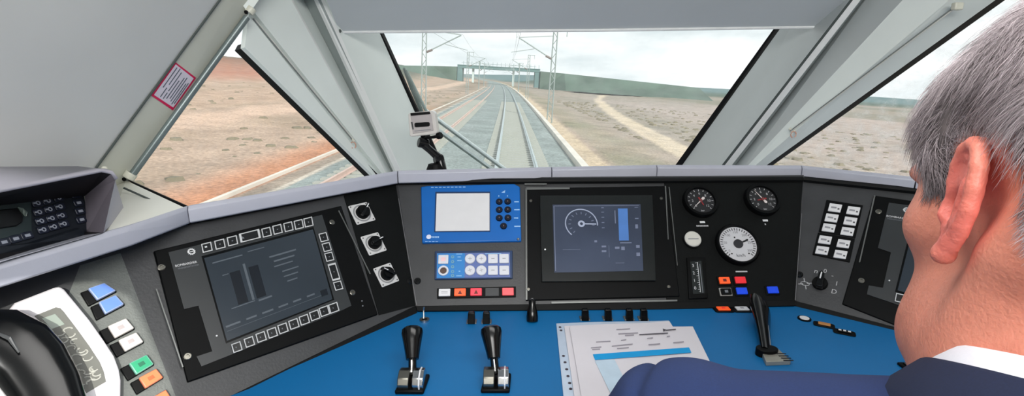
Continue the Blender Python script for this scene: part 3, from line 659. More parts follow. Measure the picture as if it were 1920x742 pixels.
for px, ang, lab, lx, sub in (((1314, 376), 222, 'small black dial gauge, needle pointing down left, left of the pair below the cowl', (1317, 416), 'CILINDRO'),
                         ((1430, 373), 122, 'small black dial gauge with pale needle pointing up left, right of the pair', (1435, 413), '1')):
    t, c, r, d, e = gauge(px, 25, ang, lab, 13, dialb, num, 1.28, needr)
    for k in range(7):
        a = math.radians(225-270*k/6); text_obj(str(k*2), PC, c+np.array([math.cos(a), math.sin(a)])*r*.60, .0072, .0097, num, t)
    b = B(); b.prism(PC, [c-d*r*.32-e*r*.11, c-d*r*.42, c-d*r*.32+e*r*.11, c+e*r*.04, c+d*r*.88, c-e*r*.04], .0105, .0112); b.build('needle', needr, t)
    b = B(); a2 = math.radians(ang+70); d2 = np.array([math.cos(a2), math.sin(a2)]); e2 = np.array([-d2[1], d2[0]])
    b.prism(PC, [c-d2*r*.3-e2*r*.06, c-d2*r*.3+e2*r*.06, c+d2*r*.4+e2*r*.03, c+d2*r*.4-e2*r*.03], .0098, .0103); b.build('second_needle', M('needle_red', (150, 40, 44), .5), t)
    b = B(); b.disc(PC, c, r*.12, .0098, .0118, 16); b.build('hub', M('hub_red', (120, 60, 60), .4), t)
    text_obj('bar', PC, c+[0, -r*.8], .0055, .0097, num, t)
    b = B(); b.rect(PC, PC.uv(*lx, .003), .0100, .0042, .0026, .0031); b.build('label_plate', white, t)
    for k in range(len(sub)):
        b = B(); b.rect(PC, PC.uv(lx[0], lx[1]+7, .003)+[(k-(len(sub)-1)/2)*.0030, 0], .0023, .0030, .0026, .0029); b.build('label_mark', num, t)
t, c, r, d, e = gauge((1384, 457), 34, 22, 'large white speedometer with short dark pointer in the black gauge panel', 31, dialw, numd, 1.17, numd, True)
for k in range(7):
    a = math.radians(215-250*k/6); text_obj(str(k*50), PC, c+np.array([math.cos(a), math.sin(a)])*r*.68, .0068, .0097, M('numeral_mid', (130, 130, 136), .5), t)
b = B(); b.disc(PC, c, r*.25, .0098, .0120, 28); b.build('hub', M('hub_dark', (44, 44, 48), .4), t)
b = B(); b.prism(PC, [c+d*r*.22-e*r*.03, c+d*r*.60-e*r*.05, c+d*r*.64, c+d*r*.60+e*r*.05, c+d*r*.22+e*r*.03], .0100, .0112); b.build('needle', M('needle_black', (20, 20, 22), .4), t)
text_obj('km/h', PC, c+[0, -r*.66], .0085, .0097, numd, t)
for a in (230, 310, 105):
    b = B(); b.disc(PC, c+np.array([math.cos(math.radians(a)), math.sin(math.radians(a))])*r*(.72 if a > 200 else .40), r*.045, .0095, .0099, 10); b.build('dial_dot', M('needle_black', (20, 20, 22)), t)
# round white button
c = PC.uv(1299, 448, .006); r = PC.rad(1299, 448, 16)
t = thing('round_button', 'round off-white push button left of the large speedometer', 'button', PC.pt(c, .002))
b = B(); b.ring(PC, c, r*.95, r*1.1, .0025, .0055, 32); b.build('button_ring', black, t)
b = B(); b.lathe(PC, c, [(r*.95, .0025), (r*.95, .0075), (r*.85, .009)], 32); b.build('button_cap', M('cap_cream', (214, 212, 204), .45), t, smooth=True)
b = B(); b.rect(PC, c+[0, -r*.05], r*1.2, r*.10, .009, .0093); b.build('button_text', dimp, t)
# vertical scale instrument
c = PC.uv(*zg(150, 530), .005)
t = thing('edge_meter', 'narrow black upright scale meter with white markings below the round white button', 'meter', PC.pt(c, .002))
b = B(); b.ppx(PC, [zg(100, 430), zg(192, 428), zg(205, 632), zg(112, 636)], .0025, .006); b.build('housing', black, t, bevel=.001)
b = B(); b.ppx(PC, [zg(117, 450), zg(172, 447), zg(190, 608), zg(132, 612)], .006, .0064); b.build('scale_window', M('window_dark', (38, 42, 42), .2), t)
QM = Quad(PC, [zg(117, 450), zg(172, 447), zg(190, 608), zg(132, 612)], .0066)
b = B(); QM.rect(b, .62, .04, .66, .96, .0064, .0068)
for k in range(14): QM.rect(b, .44 if k % 3 == 0 else .53, .05+.068*k, .63, .058+.068*k, .0064, .0068)
b.build('scale_marking', white, t)
b = B(); QM.rect(b, .80, .10, .86, .98, .0064, .0068); b.build('scale_band', dimp, t)
for k, s_ in enumerate(('3', '2', '1', '0')): text_obj(s_, PC, QM.at(.22, .14+.23*k), .008, .0066, white, t)
# lit indicator buttons under the speedometer
blb = M('lens_blue', (20, 70, 220), .35, emit=.25)
for q, m_, mk, lab in (((287, 545), orange, 'sq', 'lit orange indicator button, upper left of the cluster under the speedometer'), ((366, 543), red, None, 'lit red indicator button next to the orange one under the speedometer'),
                   ((373, 597), blb, None, 'blue indicator button below the lit red one'), ((527, 592), blb, None, 'blue indicator button standing alone beside the tall black lever')):
    c = PC.uv(*zg(*q), .006); t = thing('indicator_button', lab, 'button', PC.pt(c, .002), 'indicator buttons under the speedometer')
    b = B(); b.rect(PC, c, .0245, .0175, .0025, .0045, r=.001); b.build('button_frame', black, t, bevel=.0005)
    lit(PC, c, .0195, .0125, .0045, m_, t, mk, name='button_lens')
c = PC.uv(*zg(295, 600), .006); t = thing('indicator_button', 'dark indicator button with pale outline below the lit orange one', 'button', PC.pt(c, .002), 'indicator buttons under the speedometer')
b = B(); b.rect(PC, c, .0225, .0150, .0025, .0050, r=.001); b.build('button_frame', M('frame_pale', (150, 150, 146), .5), t, bevel=.0005)
k = lit(PC, c, .0185, .0115, .0045, black, t, 'sq', name='button_lens', mm=dimp)
b = B(); b.rect(PC, PC.uv(*zg(372, 500), .003), .022, .0026, .0025, .0030); tag(b.build('label_strip', num), 'tiny white printed label strip just below the large speedometer', 'label')

# ------------------------------------------------------------------ right wing: two blocks of square keys, selector
zq_ = zm(1480, 340, 2.65)
def block(cor, keys, lab):
    cc = sum(PR2.uv(*zq_(*q), .003) for q in cor)/4
    t = thing('key_block', lab, 'buttons', PR2.pt(cc, .001), 'key blocks on the right wing')
    b = B(); b.ppx(PR2, [zq_(*q) for q in cor], 0, .003); b.build('block_frame', black, t, bevel=.0008)
    for x, y in keys:
        c = PR2.uv(*zq_(x, y), .006); b = B(); b.prism(PR2, [PR2.uv(*q, .006) for q in key_px(zq_, x, y, 62, 38, (.13, -.28))], .003, .0062); k = b.build('square_key', whl, t, bevel=.0008)
        b = B(); b.rect(PR2, c+[-.002, 0], .009, .0035, .0062, .0065); b.build('key_symbol', M('key_grey', (150, 150, 156)), k)
        b = B(); b.rect(PR2, c+[.006, -.002], .003, .003, .0062, .0065); b.build('key_symbol', M('numeral_dark', (70, 70, 74)), k)
block([(185, 90), (366, 118), (328, 278), (146, 248)], [(227, 130), (318, 144), (210, 180), (303, 196), (196, 229), (289, 247)], 'upper black block of six square white keys on the right wing')
block([(143, 252), (326, 282), (300, 400), (115, 362)], [(177, 289), (269, 308), (163, 341), (254, 361)], 'lower black block of four square white keys on the right wing')
c = PR2.uv(*zq_(152, 505), .003); t = thing('selector_switch', 'black rotary selector with white position symbols below the white keys on the right wing', 'switch', PR2.pt(c, 0))
b = B(); b.lathe(PR2, c, [(.0125, 0), (.0125, .004), (.0115, .008)], 28); k = b.build('knob', black, t, smooth=True)
b = B(); b.prism(PR2, [c+[-.0045, -.013], c+[.0065, -.013], c+[.005, .014], c+[.0, .019], c+[-.004, .014]], .008, .020); b.build('grip', blackgl, k, bevel=.0012)
b = B(); b.prism(PR2, [c+[-.001, .002], c+[.001, .002], c+[.0014, .015], c+[-.0006, .015]], .020, .0204); b.build('pointer', white, k)
for txt, q, s_ in (('n', (133, 446), .013), ('0', (178, 446), .011), ('I', (235, 508), .012), ('D', (222, 548), .012), ('-', (215, 468), .012)):
    text_obj(txt, PR2, PR2.uv(*zq_(*q), 0), s_, .0004, num, t, name='position_mark')
b = B(); cc = PR2.uv(*zq_(78, 508), 0)
for a in range(4):
    aa = math.radians(90*a+20); b.tube([PR2.pt(cc+np.array([math.cos(aa), math.sin(aa)])*.003, .0006), PR2.pt(cc+np.array([math.cos(aa), math.sin(aa)])*.011, .0006)], .0009, 5)
b.tube([PR2.pt(cc+np.array([math.cos(x), .5*math.sin(x)])*.007, .0006) for x in np.linspace(0, 6.28, 14)], .0007, 5)
b.build('position_mark', num, t)
# ================================================================== THINGS ON AND AROUND THE DESK
def frame_at(o, ax):      # a Plane-like frame with its normal along an axis (for lathes along a lever)
    n = nrm(ax); u = nrm(np.cross([0, 1., 0], n)) if abs(n[1]) < .95 else np.array([1., 0, 0]); v = np.cross(n, u)
    P = Plane.__new__(Plane); P.o = np.asarray(o, float); P.n = n; P.u = u; P.v = v; return P
# two brake levers with tapered grips
def lever(base_px, tip_px, ytip, lab, wr):
    base = atz(*base_px, .8); t = thing('control_lever', lab, 'lever', base, 'tapered levers on the desk')
    tip = atY(*tip_px, ytip); piv = base+np.array([0, .012, .012])
    ax = tip-piv; Ln = np.linalg.norm(ax); F = frame_at(piv, ax)
    b = B(); b.lathe(F, (0, 0), [(.0055, 0), (.0055, Ln*.32), (.0065, Ln*.34)], 16); st_ = b.build('shaft', blackgl, t, smooth=True)
    b = B(); b.tube([piv+F.n*.006+np.array([0, -.0056, .001]), piv+F.n*Ln*.33+np.array([0, -.0056, .001])], .0015, 6); b.build('shaft_rib', chrome, st_)
    b = B(); b.lathe(F, (0, 0), [(.0088, Ln*.32), (.0100, Ln*.45), (.0130, Ln*.70), (.0150, Ln*.86), (.0142, Ln*.94), (.0105, Ln*.985), (.004, Ln*1.0)], 28); b.build('grip', blackgl, t, smooth=True)
    x, y, z = base
    b = B(); b.loft([[(x+a, y+c, zz) for a, c in ((-.019, -.014), (.019, -.014), (.021, .026), (-.015, .026))] for zz in (.8, .806)]); b.build('base_block', black, t, bevel=.002)
    for sgn, m_ in ((-1, steel), (1, chrome)):
        cx = x+sgn*.0095+.001
        prof = [(y-.010, .804), (y-.012, .812), (y-.008, .820), (y+.003, .825), (y+.015, .822), (y+.022, .812), (y+.022, .804)]
        b = B(); b.loft([[(cx+o_, py, pz) for py, pz in prof] for o_ in (-.0072, .0072)]); k = b.build('quadrant', m_, t, bevel=.001)
        if sgn > 0:
            b = B(); b.tube([(cx+.002, py-.0008, pz+.0006) for py, pz in prof[:5]], .001, 6); b.build('latch_wire', white, k)
lever((771, 728), (773, 612), .655, 'black tapered lever on a metal quadrant, left of the pair standing on the blue desk', 1)
lever((929, 726), (920, 611), .655, 'black tapered lever on a metal quadrant, right of the pair standing on the blue desk', 1)
# tall black controller lever on the right with its scale plate
base = atz(1450, 672, .8)
t = thing('controller_lever', 'tall black controller lever with flared head, right of the papers', 'lever', base)
b = B(); b.loft([[tuple(atz(x, y, .8)[:2])+(z_,) for x, y in ((1424, 660), (1455, 658), (1482, 684), (1436, 686))] for z_ in (.8, .807)]); pl_ = b.build('scale_plate', M('plate_alu', (158, 156, 146), .4, .4), t, bevel=.0008)
for k in range(4):
    b = B(); a = atz(1457+k*4.5, 663+k*4.2, .807); b.box((a[0]-.001, a[1]-.001, .807), (a[0]+.013, a[1]+.0012, .8076)); b.build('scale_mark', M('needle_black', (20, 20, 22)), pl_)
pv = atz(1437, 662, .803); tip = atY(1424, 570, .795)
F = frame_at(pv, tip-pv); Ln = np.linalg.norm(tip-pv)
b = B(); rings = []
for k, (w_, d_) in enumerate(((.0135, .007), (.0150, .008), (.0185, .009), (.0265, .012), (.0290, .013), (.0280, .012), (.018, .008))):
    q = (0, .25, .5, .78, .90, .97, 1.0)[k]; c = pv+(tip-pv)*q
    rings.append([c+F.u*w_*math.cos(a)*.95+F.v*d_*math.sin(a) for a in np.linspace(0, 2*math.pi, 21)[:-1]])
b.loft(rings); b.build('lever_arm', blackgl, t, smooth=True)
b = B(); b.tube([pv+F.v*(-.0072)*np.sign(F.v[1])+(tip-pv)*.03, pv+(tip-pv)*.5+F.v*(-.0085)*np.sign(F.v[1])], .0009, 6); b.build('edge_line', chrome, t)
b = B(); b.loft([[pv+np.array([0, 0, z_])+np.array([.016*math.cos(a), .011*math.sin(a), 0]) for a in np.linspace(0, 2*math.pi, 19)[:-1]] for z_ in (-.003, .009)]); b.build('collar', black, t, bevel=.001)
# short toggles along the back edge of the desk
tl = [(884, 606, 'leftmost short black toggle lever at the back edge of the blue desk, beside the key'), (912, 606, 'short black toggle lever at the desk back edge, right behind the right tapered lever'),
      (998, 602, 'rounded short black toggle lever at the desk back edge under the centre display'),
      (1097, 600, 'leftmost of the four short black toggles behind the papers'), (1140, 600, 'second from left of the four short black toggles behind the papers'), (1180, 600, 'third from left of the four short black toggles behind the papers'), (1207, 600, 'rightmost of the four short black toggles behind the papers')]
proto = None
for i, (x, y, lab) in enumerate(tl):
    p = atz(x, y, .8)
    if i == 2:
        t = thing('toggle_lever', lab, 'toggle lever', p, 'short toggles along the desk back edge')
        b = B(); F = frame_at(p, np.array([0, .35, 1.])); b.lathe(F, (0, 0), [(.0095, 0), (.0100, .008), (.0085, .018), (.0060, .026), (.006, .036), (.0035, .038)], 20); b.build('toggle_bat', blackgl, t, smooth=True)
        b = B(); b.disc(F, (0, -.0), .003, .0378, .0388, 10); b.build('toggle_tip', chrome, t)
        continue
    if proto is None:
        t = thing('toggle_lever', lab, 'toggle lever', p, 'short toggles along the desk back edge'); proto = t
        b = B(); b.loft([[p+np.array([sx*w_, sy*.004+h_*.25, h_]) for sx, sy in ((-1, -1), (1, -1), (1, 1), (-1, 1))] for h_, w_ in ((0, .0064), (.008, .0062), (.017, .0058), (.019, .004))]); b.build('toggle_bat', blackgl, t, bevel=.0012)
        b = B(); b.box(p+[-.0085, -.003, 0], p+[.0085, .012, .0022]); b.build('toggle_base', M('edge_light', (170, 172, 170)), t, bevel=.0005)
    else:
        clone(proto, p, lab)
# key in its lock with ring
p = atz(796, 601, .8); t = thing('key_lock', 'small chrome key lock with key ring at the left back corner of the desk', 'lock', p)
F = frame_at(p, (0, 0, 1.)); b = B(); b.ring(F, (0, 0), .0045, .0085, 0, .003, 24); b.build('lock_ring', chrome, t)
b = B(); b.disc(F, (0, 0), .0045, 0, .0018, 18); b.build('lock_core', black, t)
b = B(); b.tube([p+[-.002, .004, .002], p+[-.003, .012, .013], p+[-.002, .012, .020]], .0014, 6); b.build('key_stem', chrome, t)
b = B(); b.tube([p+np.array([-.002+.005*math.cos(a), .013+.002*math.sin(a), .026+.006*math.sin(a)]) for a in np.linspace(0, 2*math.pi, 17)], .0009, 6); b.build('split_ring', chrome, t)
# buttons in the desk top on the right
def deskbtn(px, lab, kind):
    p = atz(*px, .8); t = thing('desk_button', lab, 'button', p, 'buttons set in the blue desk top')
    F = frame_at(p, (0, 0, 1.)); rot = -.5 if px[0] > 1480 else 0
    if kind == 'round':
        b = B(); b.ring(F, (0, 0), .0075, .0105, 0, .002, 26); b.build('button_ring', black, t)
        b = B(); b.disc(F, (0, 0), .0075, 0, .0028, 24); b.build('button_cap', whl, t)
    else:
        m_ = {'red': M('lens_red', (226, 40, 50)), 'orange': orange, 'white': whl, 'amber': M('lens_amber', (190, 130, 70), .4), 'dark': black}[kind]
        P2 = frame_at(p, (0, 0, 1.)); sgn = 1 if P2.u[0] > 0 else -1
        b = B(); b.rect(P2, (0, 0), .031 if rot else .034, .017 if rot else .022, 0, .002, ang=rot*1.0, r=.004); b.build('button_frame', black, t, bevel=.0005)
        b = B(); b.rect(P2, (0, 0), .018 if rot else .0215, .0085 if rot else .013, .002, .0042, ang=rot, r=.001); k = b.build('button_cap', m_, t, bevel=.0005)
        if kind == 'dark':
            for j in (-1, 0, 1):
                b = B(); b.rect(P2, (j*.0065*math.cos(rot), j*.0065*math.sin(rot)), .004, .0045, .0042, .0046, ang=rot); b.build('button_mark', white, k)
        elif kind in ('orange', 'white'):
            b = B(); b.rect(P2, (0, 0), .006, .004, .0042, .0046, ang=rot); b.build('button_mark', M('lens_red', (226, 40, 50)) if kind == 'orange' else M('key_grey', (150, 150, 156)), k)
deskbtn((1356, 581), 'orange-red square button in a black frame on the blue desk left of the tall lever', 'orange')
deskbtn((1391, 581), 'white square button in a black frame on the blue desk beside the tall lever', 'white')
deskbtn((1508, 598), 'round white button with black ring in the right of the blue desk', 'round')
deskbtn((1545, 610), 'amber oblong button in black frame on the blue desk', 'amber')
deskbtn((1583, 624), 'black oblong button with white marks on the right of the blue desk', 'dark')
p = atz(1704, 690, .8); t = thing('rocker_switch', 'black rocker switch on the blue desk beside the driver\'s chin', 'switch', p)
b = B(); b.box(p+[-.010, -.013, 0], p+[.024, .010, .004]); b.build('switch_frame', black, t, bevel=.001)
b = B(); b.add([p+q for q in ((-.005, -.009, .004), (.02, -.009, .004), (.02, .006, .004), (-.005, .006, .004), (-.005, -.009, .006), (.02, -.009, .011), (.02, .006, .011), (-.005, .006, .006))], [(0, 3, 2, 1), (4, 5, 6, 7), (0, 1, 5, 4), (1, 2, 6, 5), (2, 3, 7, 6), (3, 0, 4, 7)]); b.build('rocker', blackgl, t, bevel=.001)

# papers
paper = M('paper_white', (214, 210, 216), .7, var=.02, scale=15); ink = M('print_grey', (150, 146, 156), .7); inkd = M('print_dark', (70, 66, 74), .7)
def sheet(name, px, z, lab, curl=0, mat=paper, cat='paper', group=None):
    c = [atz(x, y, z) for x, y in px]; n = 10; b = B(); top = []
    for i in range(n+1):
        for j in range(n+1):
            s_, t_ = i/n, j/n; q = (c[0]*(1-s_)+c[1]*s_)*(1-t_)+(c[3]*(1-s_)+c[2]*s_)*t_
            top.append(q+[0, 0, curl*(max(0, s_-.6)*2.5)**2*(1-t_)**2+.0006*math.sin(5*s_+3*t_)])
    N = (n+1)**2; fs = []
    for i in range(n):
        for j in range(n):
            a = i*(n+1)+j; fs += [(a, a+n+1, a+n+2, a+1), (a+N, a+1+N, a+n+2+N, a+n+1+N)]
    rim = [i*(n+1) for i in range(n)]+[n*(n+1)+j for j in range(n)]+[i*(n+1)+n for i in range(n, 0, -1)]+[j for j in range(n, 0, -1)]
    for a, d in zip(rim, rim[1:]+rim[:1]): fs.append((a, d, d+N, a+N))
    b.add(top+[q-[0, 0, .0006] for q in top], fs); o = b.build(name, mat, None); tag(o, lab, cat, group); return o, c
def onsheet(c, cells, z, mat, nm, par):
    for s0, t0, s1, t1 in cells:
        q = lambda s_, t_: (c[0]*(1-s_)+c[1]*s_)*(1-t_)+(c[3]*(1-s_)+c[2]*s_)*t_
        b = B(); r_ = [q(s0, t0), q(s1, t0), q(s1, t1), q(s0, t1)]; b.loft([[p_+[0, 0, .0009] for p_ in r_], [p_+[0, 0, .0013] for p_ in r_]]); b.build(nm, mat, par)
fm = M('folder_clear', (186, 200, 218), .25, var=.05); fo, fc = sheet('binder_sleeve', [(1043, 606), (1254, 600), (1330, 760), (1066, 840)], .8012, 'clear punched binder sleeve lying under the papers on the blue desk', 0, fm, 'sleeve')
b = B()
for yy, xx in ((614, 1050), (620, 1052), (668, 1056.5), (680, 1059.5), (693, 1062.5), (706, 1065), (719, 1068), (730, 1070)):
    p = atz(xx, yy, .8012); F = frame_at(p, (0, 0, 1.)); b = B(); b.disc(F, (0, 0), .0022, .0008, .0014, 10); b.build('punch_hole', M('hole_dark', (60, 50, 60), .6), fo)
s1o, s1c = sheet('paper_sheet', [(1058, 611), (1255, 603), (1345, 745), (1085, 800)], .8032, 'white printed sheet at the back of the pile, its torn upper corner showing', .002)
s2o, s2c = sheet('paper_sheet', [(1068, 613), (1299, 611), (1362, 742), (1100, 800)], .8056, 'white printed sheet with a bright blue band, topmost on the desk beside the driver\'s sleeve', .0)
cells = lambda zz, c, px4: None
def onpx(px4, z, mat, nm, par):
    b = B(); r_ = [atz(x, y, z) for x, y in px4]; b.loft([[p_ for p_ in r_], [p_+[0, 0, .0004] for p_ in r_]]); b.build(nm, mat, par)
zp = zm(1000, 560, 4.0775); zt_ = .8068
onpx([zp(455, 425), zp(1190, 372), zp(1208, 410), zp(472, 468)], zt_, M('band_blue', (0, 150, 214), .6), 'blue_band', s2o)
onpx([zp(470, 474), zp(620, 462), zp(760, 742), zp(600, 742)], zt_-.0003, M('tint_blue', (188, 208, 224), .6), 'tinted_column', s2o)
for x0, y0, x1, y1 in [(635, 235, 740, 229), (650, 268, 800, 260), (700, 280, 770, 276), (480, 330, 590, 324), (600, 362, 760, 345), (640, 380, 730, 372), (880, 350, 970, 343), (440, 375, 520, 368), (450, 388, 510, 384), (1070, 335, 1150, 328), (870, 302, 915, 298), (1020, 288, 1045, 285), (670, 318, 710, 312)]:
    onpx([zp(x0, y0-3), zp(x1, y1-3), zp(x1, y1+3), zp(x0, y0+3)], zt_, ink, 'printed_line', s2o)
for x0, y0, x1, y1 in [(810, 274, 1030, 262), (1015, 240, 1090, 233)]:
    onpx([zp(x0, y0-3), zp(x1, y1-3), zp(x1, y1+3), zp(x0, y0+3)], zt_, inkd, 'printed_line', s2o)
onpx([zp(990, 228), zp(1018, 238), zp(994, 250), zp(993, 240)], zt_, inkd, 'printed_arrow', s2o)

# ------------------------------------------------------------------ left: coloured buttons, phone, handset, radio keypad
z6 = zm(0, 520, 3.341)
def wing_button(px4, mat, lab, mark):
    c = [PL.uv(*z6(*q), .011) for q in px4]; m = sum(c)/4
    t = thing('wing_button', lab, 'button', PL.pt(m, 0), 'coloured buttons on the far left of the console')
    cl = c[0]-(c[1]-c[0])*.42, c[3]-(c[2]-c[3])*.42
    g = [cl[0], c[1]+(c[1]-c[0])*.05, c[2]+(c[2]-c[3])*.05, cl[1]]; mm_ = sum(g)/4; g = [mm_+(q-mm_)*1.04 for q in g]
    b = B(); b.prism(PL, g, 0, .0045); b.build('button_frame', black, t, bevel=.0012)
    b = B(); b.prism(PL, c, .0045, .0105); k = b.build('button_cap', mat, t, bevel=.0012)
    b = B(); cc = [m+(q-m)*.86 for q in c]; b.prism(PL, cc, .0105, .0108); b.build('cap_inset', MATS[mat.name+'_in'] if mat.name+'_in' in MATS else mat, k)
    if mark:
        b = B(); cc = [m+(q-m)*.32 for q in c]; b.prism(PL, cc, .0108, .0111); b.build('cap_mark', mark, k)
def two(n, rgb, rgb2): M(n+'_in', rgb2, .4, var=.05); return M(n, rgb, .4, var=.04)
cb = two('cap_blue', (150, 166, 206), (92, 130, 206)); cw = two('cap_white', (206, 200, 194), (224, 220, 212)); cg = two('cap_green', (120, 180, 160), (0, 150, 104)); co = two('cap_orange', (232, 130, 96), (240, 120, 66))
wing_button([(552, 66), (655, 30), (728, 78), (610, 138)], cb, 'upper of the two blue buttons on the far left plate', None)
wing_button([(618, 152), (726, 106), (778, 164), (660, 226)], cb, 'lower of the two blue buttons on the far left plate', None)
wing_button([(676, 302), (790, 252), (842, 314), (722, 376)], cw, 'upper of the two white buttons on the far left plate', M('mark_soft', (170, 160, 160), .5))
wing_button([(742, 390), (855, 340), (900, 400), (786, 460)], cw, 'lower of the two white buttons on the far left plate', M('mark_soft', (170, 160, 160)))
wing_button([(808, 536), (920, 480), (965, 540), (855, 606)], cg, 'green button on the far left plate', M('mark_green', (0, 100, 70), .5))
wing_button([(870, 626), (980, 568), (1024, 624), (912, 692)], co, 'orange button directly below the green one on the far left plate', M('mark_orange', (210, 90, 40), .5))
wing_button([(962, 745), (1040, 700), (1085, 770), (1000, 820)], co, 'lowest orange button on the far left plate, cut by the picture edge', None)
# phone cradle
ph = thing('phone_console', 'white-rimmed cab telephone keypad under the black handset', 'telephone', PL.hit(120, 640))
def zhp(pts, h0, h1, nm, mat, par, bevel=0, label=None):
    b = B(); b.ppx(PL, [z6(*q) for q in pts], h0, h1); return b.build(nm, mat, par, bevel=bevel, label=label)
rimw = M('rim_white', (232, 228, 232), .4, var=.02)
zhp([(90, 155), (330, 62), (370, 50), (402, 70), (560, 262), (650, 390), (715, 490), (745, 570), (757, 640), (755, 760), (740, 900), (300, 1100), (-60, 900), (-120, 400)], 0, .020, 'housing', rimw, ph, bevel=.003)
zhp([(215, 240), (350, 186), (378, 192), (400, 215), (480, 320), (560, 430), (625, 530), (650, 590), (664, 652), (520, 735), (440, 570), (380, 430), (320, 330)], .020, .0208, 'keypad_plate', M('keypad_grey', (104, 105, 99), .5), ph)
zhp([(262, 256), (345, 228), (405, 292), (325, 322)], .0208, .0214, 'phone_screen', M('lcd_pale', (140, 152, 142), .3), ph)
keyl = M('key_glyph', (180, 180, 172), .5)
pts = [(425, 330), (470, 400), (510, 455), (550, 505), (375, 350), (395, 395), (440, 445), (470, 500), (500, 560), (590, 570), (600, 625), (555, 590), (540, 640), (500, 600), (570, 655), (520, 690), (610, 600), (440, 360), (520, 470)]
for i, (x, y) in enumerate(pts):
    c = PL.uv(*z6(x, y), .0208); b = B(); a0 = i*.9
    b.tube([PL.pt(c+np.array([math.cos(a0+q), .7*math.sin(a0+q)])*.0042, .0211) for q in np.linspace(0, 3.6, 8)], .0009, 5); b.build('key_glyph', keyl, ph)
# the handset lying over it
hs = thing('phone_handset', 'black telephone handset resting at the lower left corner of the console', 'handset', PL.hit(40, 660, .03))
hp = [(-330, 250), (-150, 262), (60, 290), (200, 355), (300, 450), (370, 560), (450, 700), (540, 860)]
def hand(px, h): return PL.hit(*z6(*px), h)
b = B(); rings = []
for i, q in enumerate([(-500, 560, .030, .050), (-330, 480, .040, .054), (-150, 410, .044, .058), (0, 400, .042, .060), (110, 450, .040, .060), (200, 540, .038, .058), (290, 690, .036, .054), (350, 860, .034, .050), (420, 1100, .034, .046)]):
    rings.append(q)
cs = [hand(q[:2], .042) for q in rings]
for i, c in enumerate(cs):
    d = nrm(cs[min(i+1, len(cs)-1)]-cs[max(i-1, 0)]); sdir = nrm(np.cross(PL.n, d)); w_ = rings[i][2]*.78; t_ = .021
    b.v += [tuple(c+sdir*w_*math.copysign(abs(math.cos(a))**.6, math.cos(a))+PL.n*t_*math.copysign(abs(math.sin(a))**.6, math.sin(a))) for a in np.linspace(0, 2*math.pi, 25)[:-1]]
n = 24
for i in range(len(cs)-1):
    for j in range(n): a = i*n+j; e_ = i*n+(j+1) % n; b.f.append((a, e_, e_+n, a+n))
b.f.append(tuple(range(n))[::-1]); b.f.append(tuple((len(cs)-1)*n+j for j in range(n)))
b.build('grip', blackgl, hs, smooth=True)
b = B(); b.tube([hand((-60, 330), .066), hand((60, 380), .068), hand((120, 470), .067)], [.001, .0022, .001], 8); b.build('grip_seam', M('grey_gloss', (70, 72, 74), .2), hs)

# radio keypad in its hood, on the cowl at the left
zr2 = zm(0, 320, 4.121)
HP = Plane(atY(0, 470, .50), atY(160, 432, .60), atY(0, 372, .53))
hood = thing('radio_unit', 'black numeric keypad unit inside an open lilac-grey hood on the left of the cowl', 'radio', atz(110, 455, 1.024))
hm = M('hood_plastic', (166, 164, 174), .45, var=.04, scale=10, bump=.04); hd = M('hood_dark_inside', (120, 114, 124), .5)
fz = [HP.hit(*zr2(*q)) for q in ((-400, 640), (620, 500), (690, 440), (650, 195), (560, 170), (-400, 330))]
b = B(); P_ = HP
def hpx(pts, h0, h1, nm, mat, bevel=0, par=hood):
    b = B(); b.ppx(HP, [zr2(*q) for q in pts], h0, h1); return b.build(nm, mat, par, bevel=bevel)
hpx([(-500, 640), (600, 510), (670, 470), (690, 430), (650, 200), (640, 190), (-500, 330)], -.03, 0, 'keypad_body', M('keypad_navy', (20, 26, 34), .45))
hpx([(-400, 640), (235, 525), (262, 500), (245, 460), (240, 215), (-400, 320)], 0, .0015, 'screen_bezel', M('keypad_teal', (40, 52, 54), .4))
b = B(); b.prism(HP, [HP.uv(*zr2(x, y), .002) for x, y in ((-300, 490), (120, 430), (165, 400), (170, 350), (130, 290), (-300, 330))], .0015, .004); b.build('round_screen', blackgl, hood, bevel=.001)
b = B(); b.tube([HP.hit(*zr2(*q), .003) for q in ((135, 285), (165, 300), (190, 325), (200, 352))], [.001, .0025, .0025, .001], 6); b.build('bezel_highlight', M('bezel_highlight_grey', (96, 110, 104), .35), hood)  # highlight on the bezel put in as a paler curved streak
kp = M('keypad_print', (150, 156, 170), .5)
for (x, y) in ((290, 250), (370, 232), (452, 210), (302, 320), (383, 298), (463, 277), (318, 388), (400, 367), (478, 345), (335, 455), (417, 432), (494, 410), (588, 185), (607, 248), (620, 312), (630, 378), (30, 552), (120, 525), (210, 500)):
    side = x > 560 or y > 490
    c = HP.uv(*zr2(x, y), .0015); b = B(); b.rect(HP, c, .0125, .0085, 0, .0022, r=.002, ang=.02); k = b.build('keypad_key', M('keypad_cap', (24, 30, 46), .4), hood, bevel=.0006)
    b = B(); b.ring(HP, c, .0014, .0026, .0022, .0025, 12) if not side else b.rect(HP, c, .0058, .0032, .0022, .0025); b.build('key_print', kp, k)
    if not side:
        b = B(); b.rect(HP, c+[-.004, .0005], .0028, .0018, .0022, .0025); b.build('key_print', kp, k)
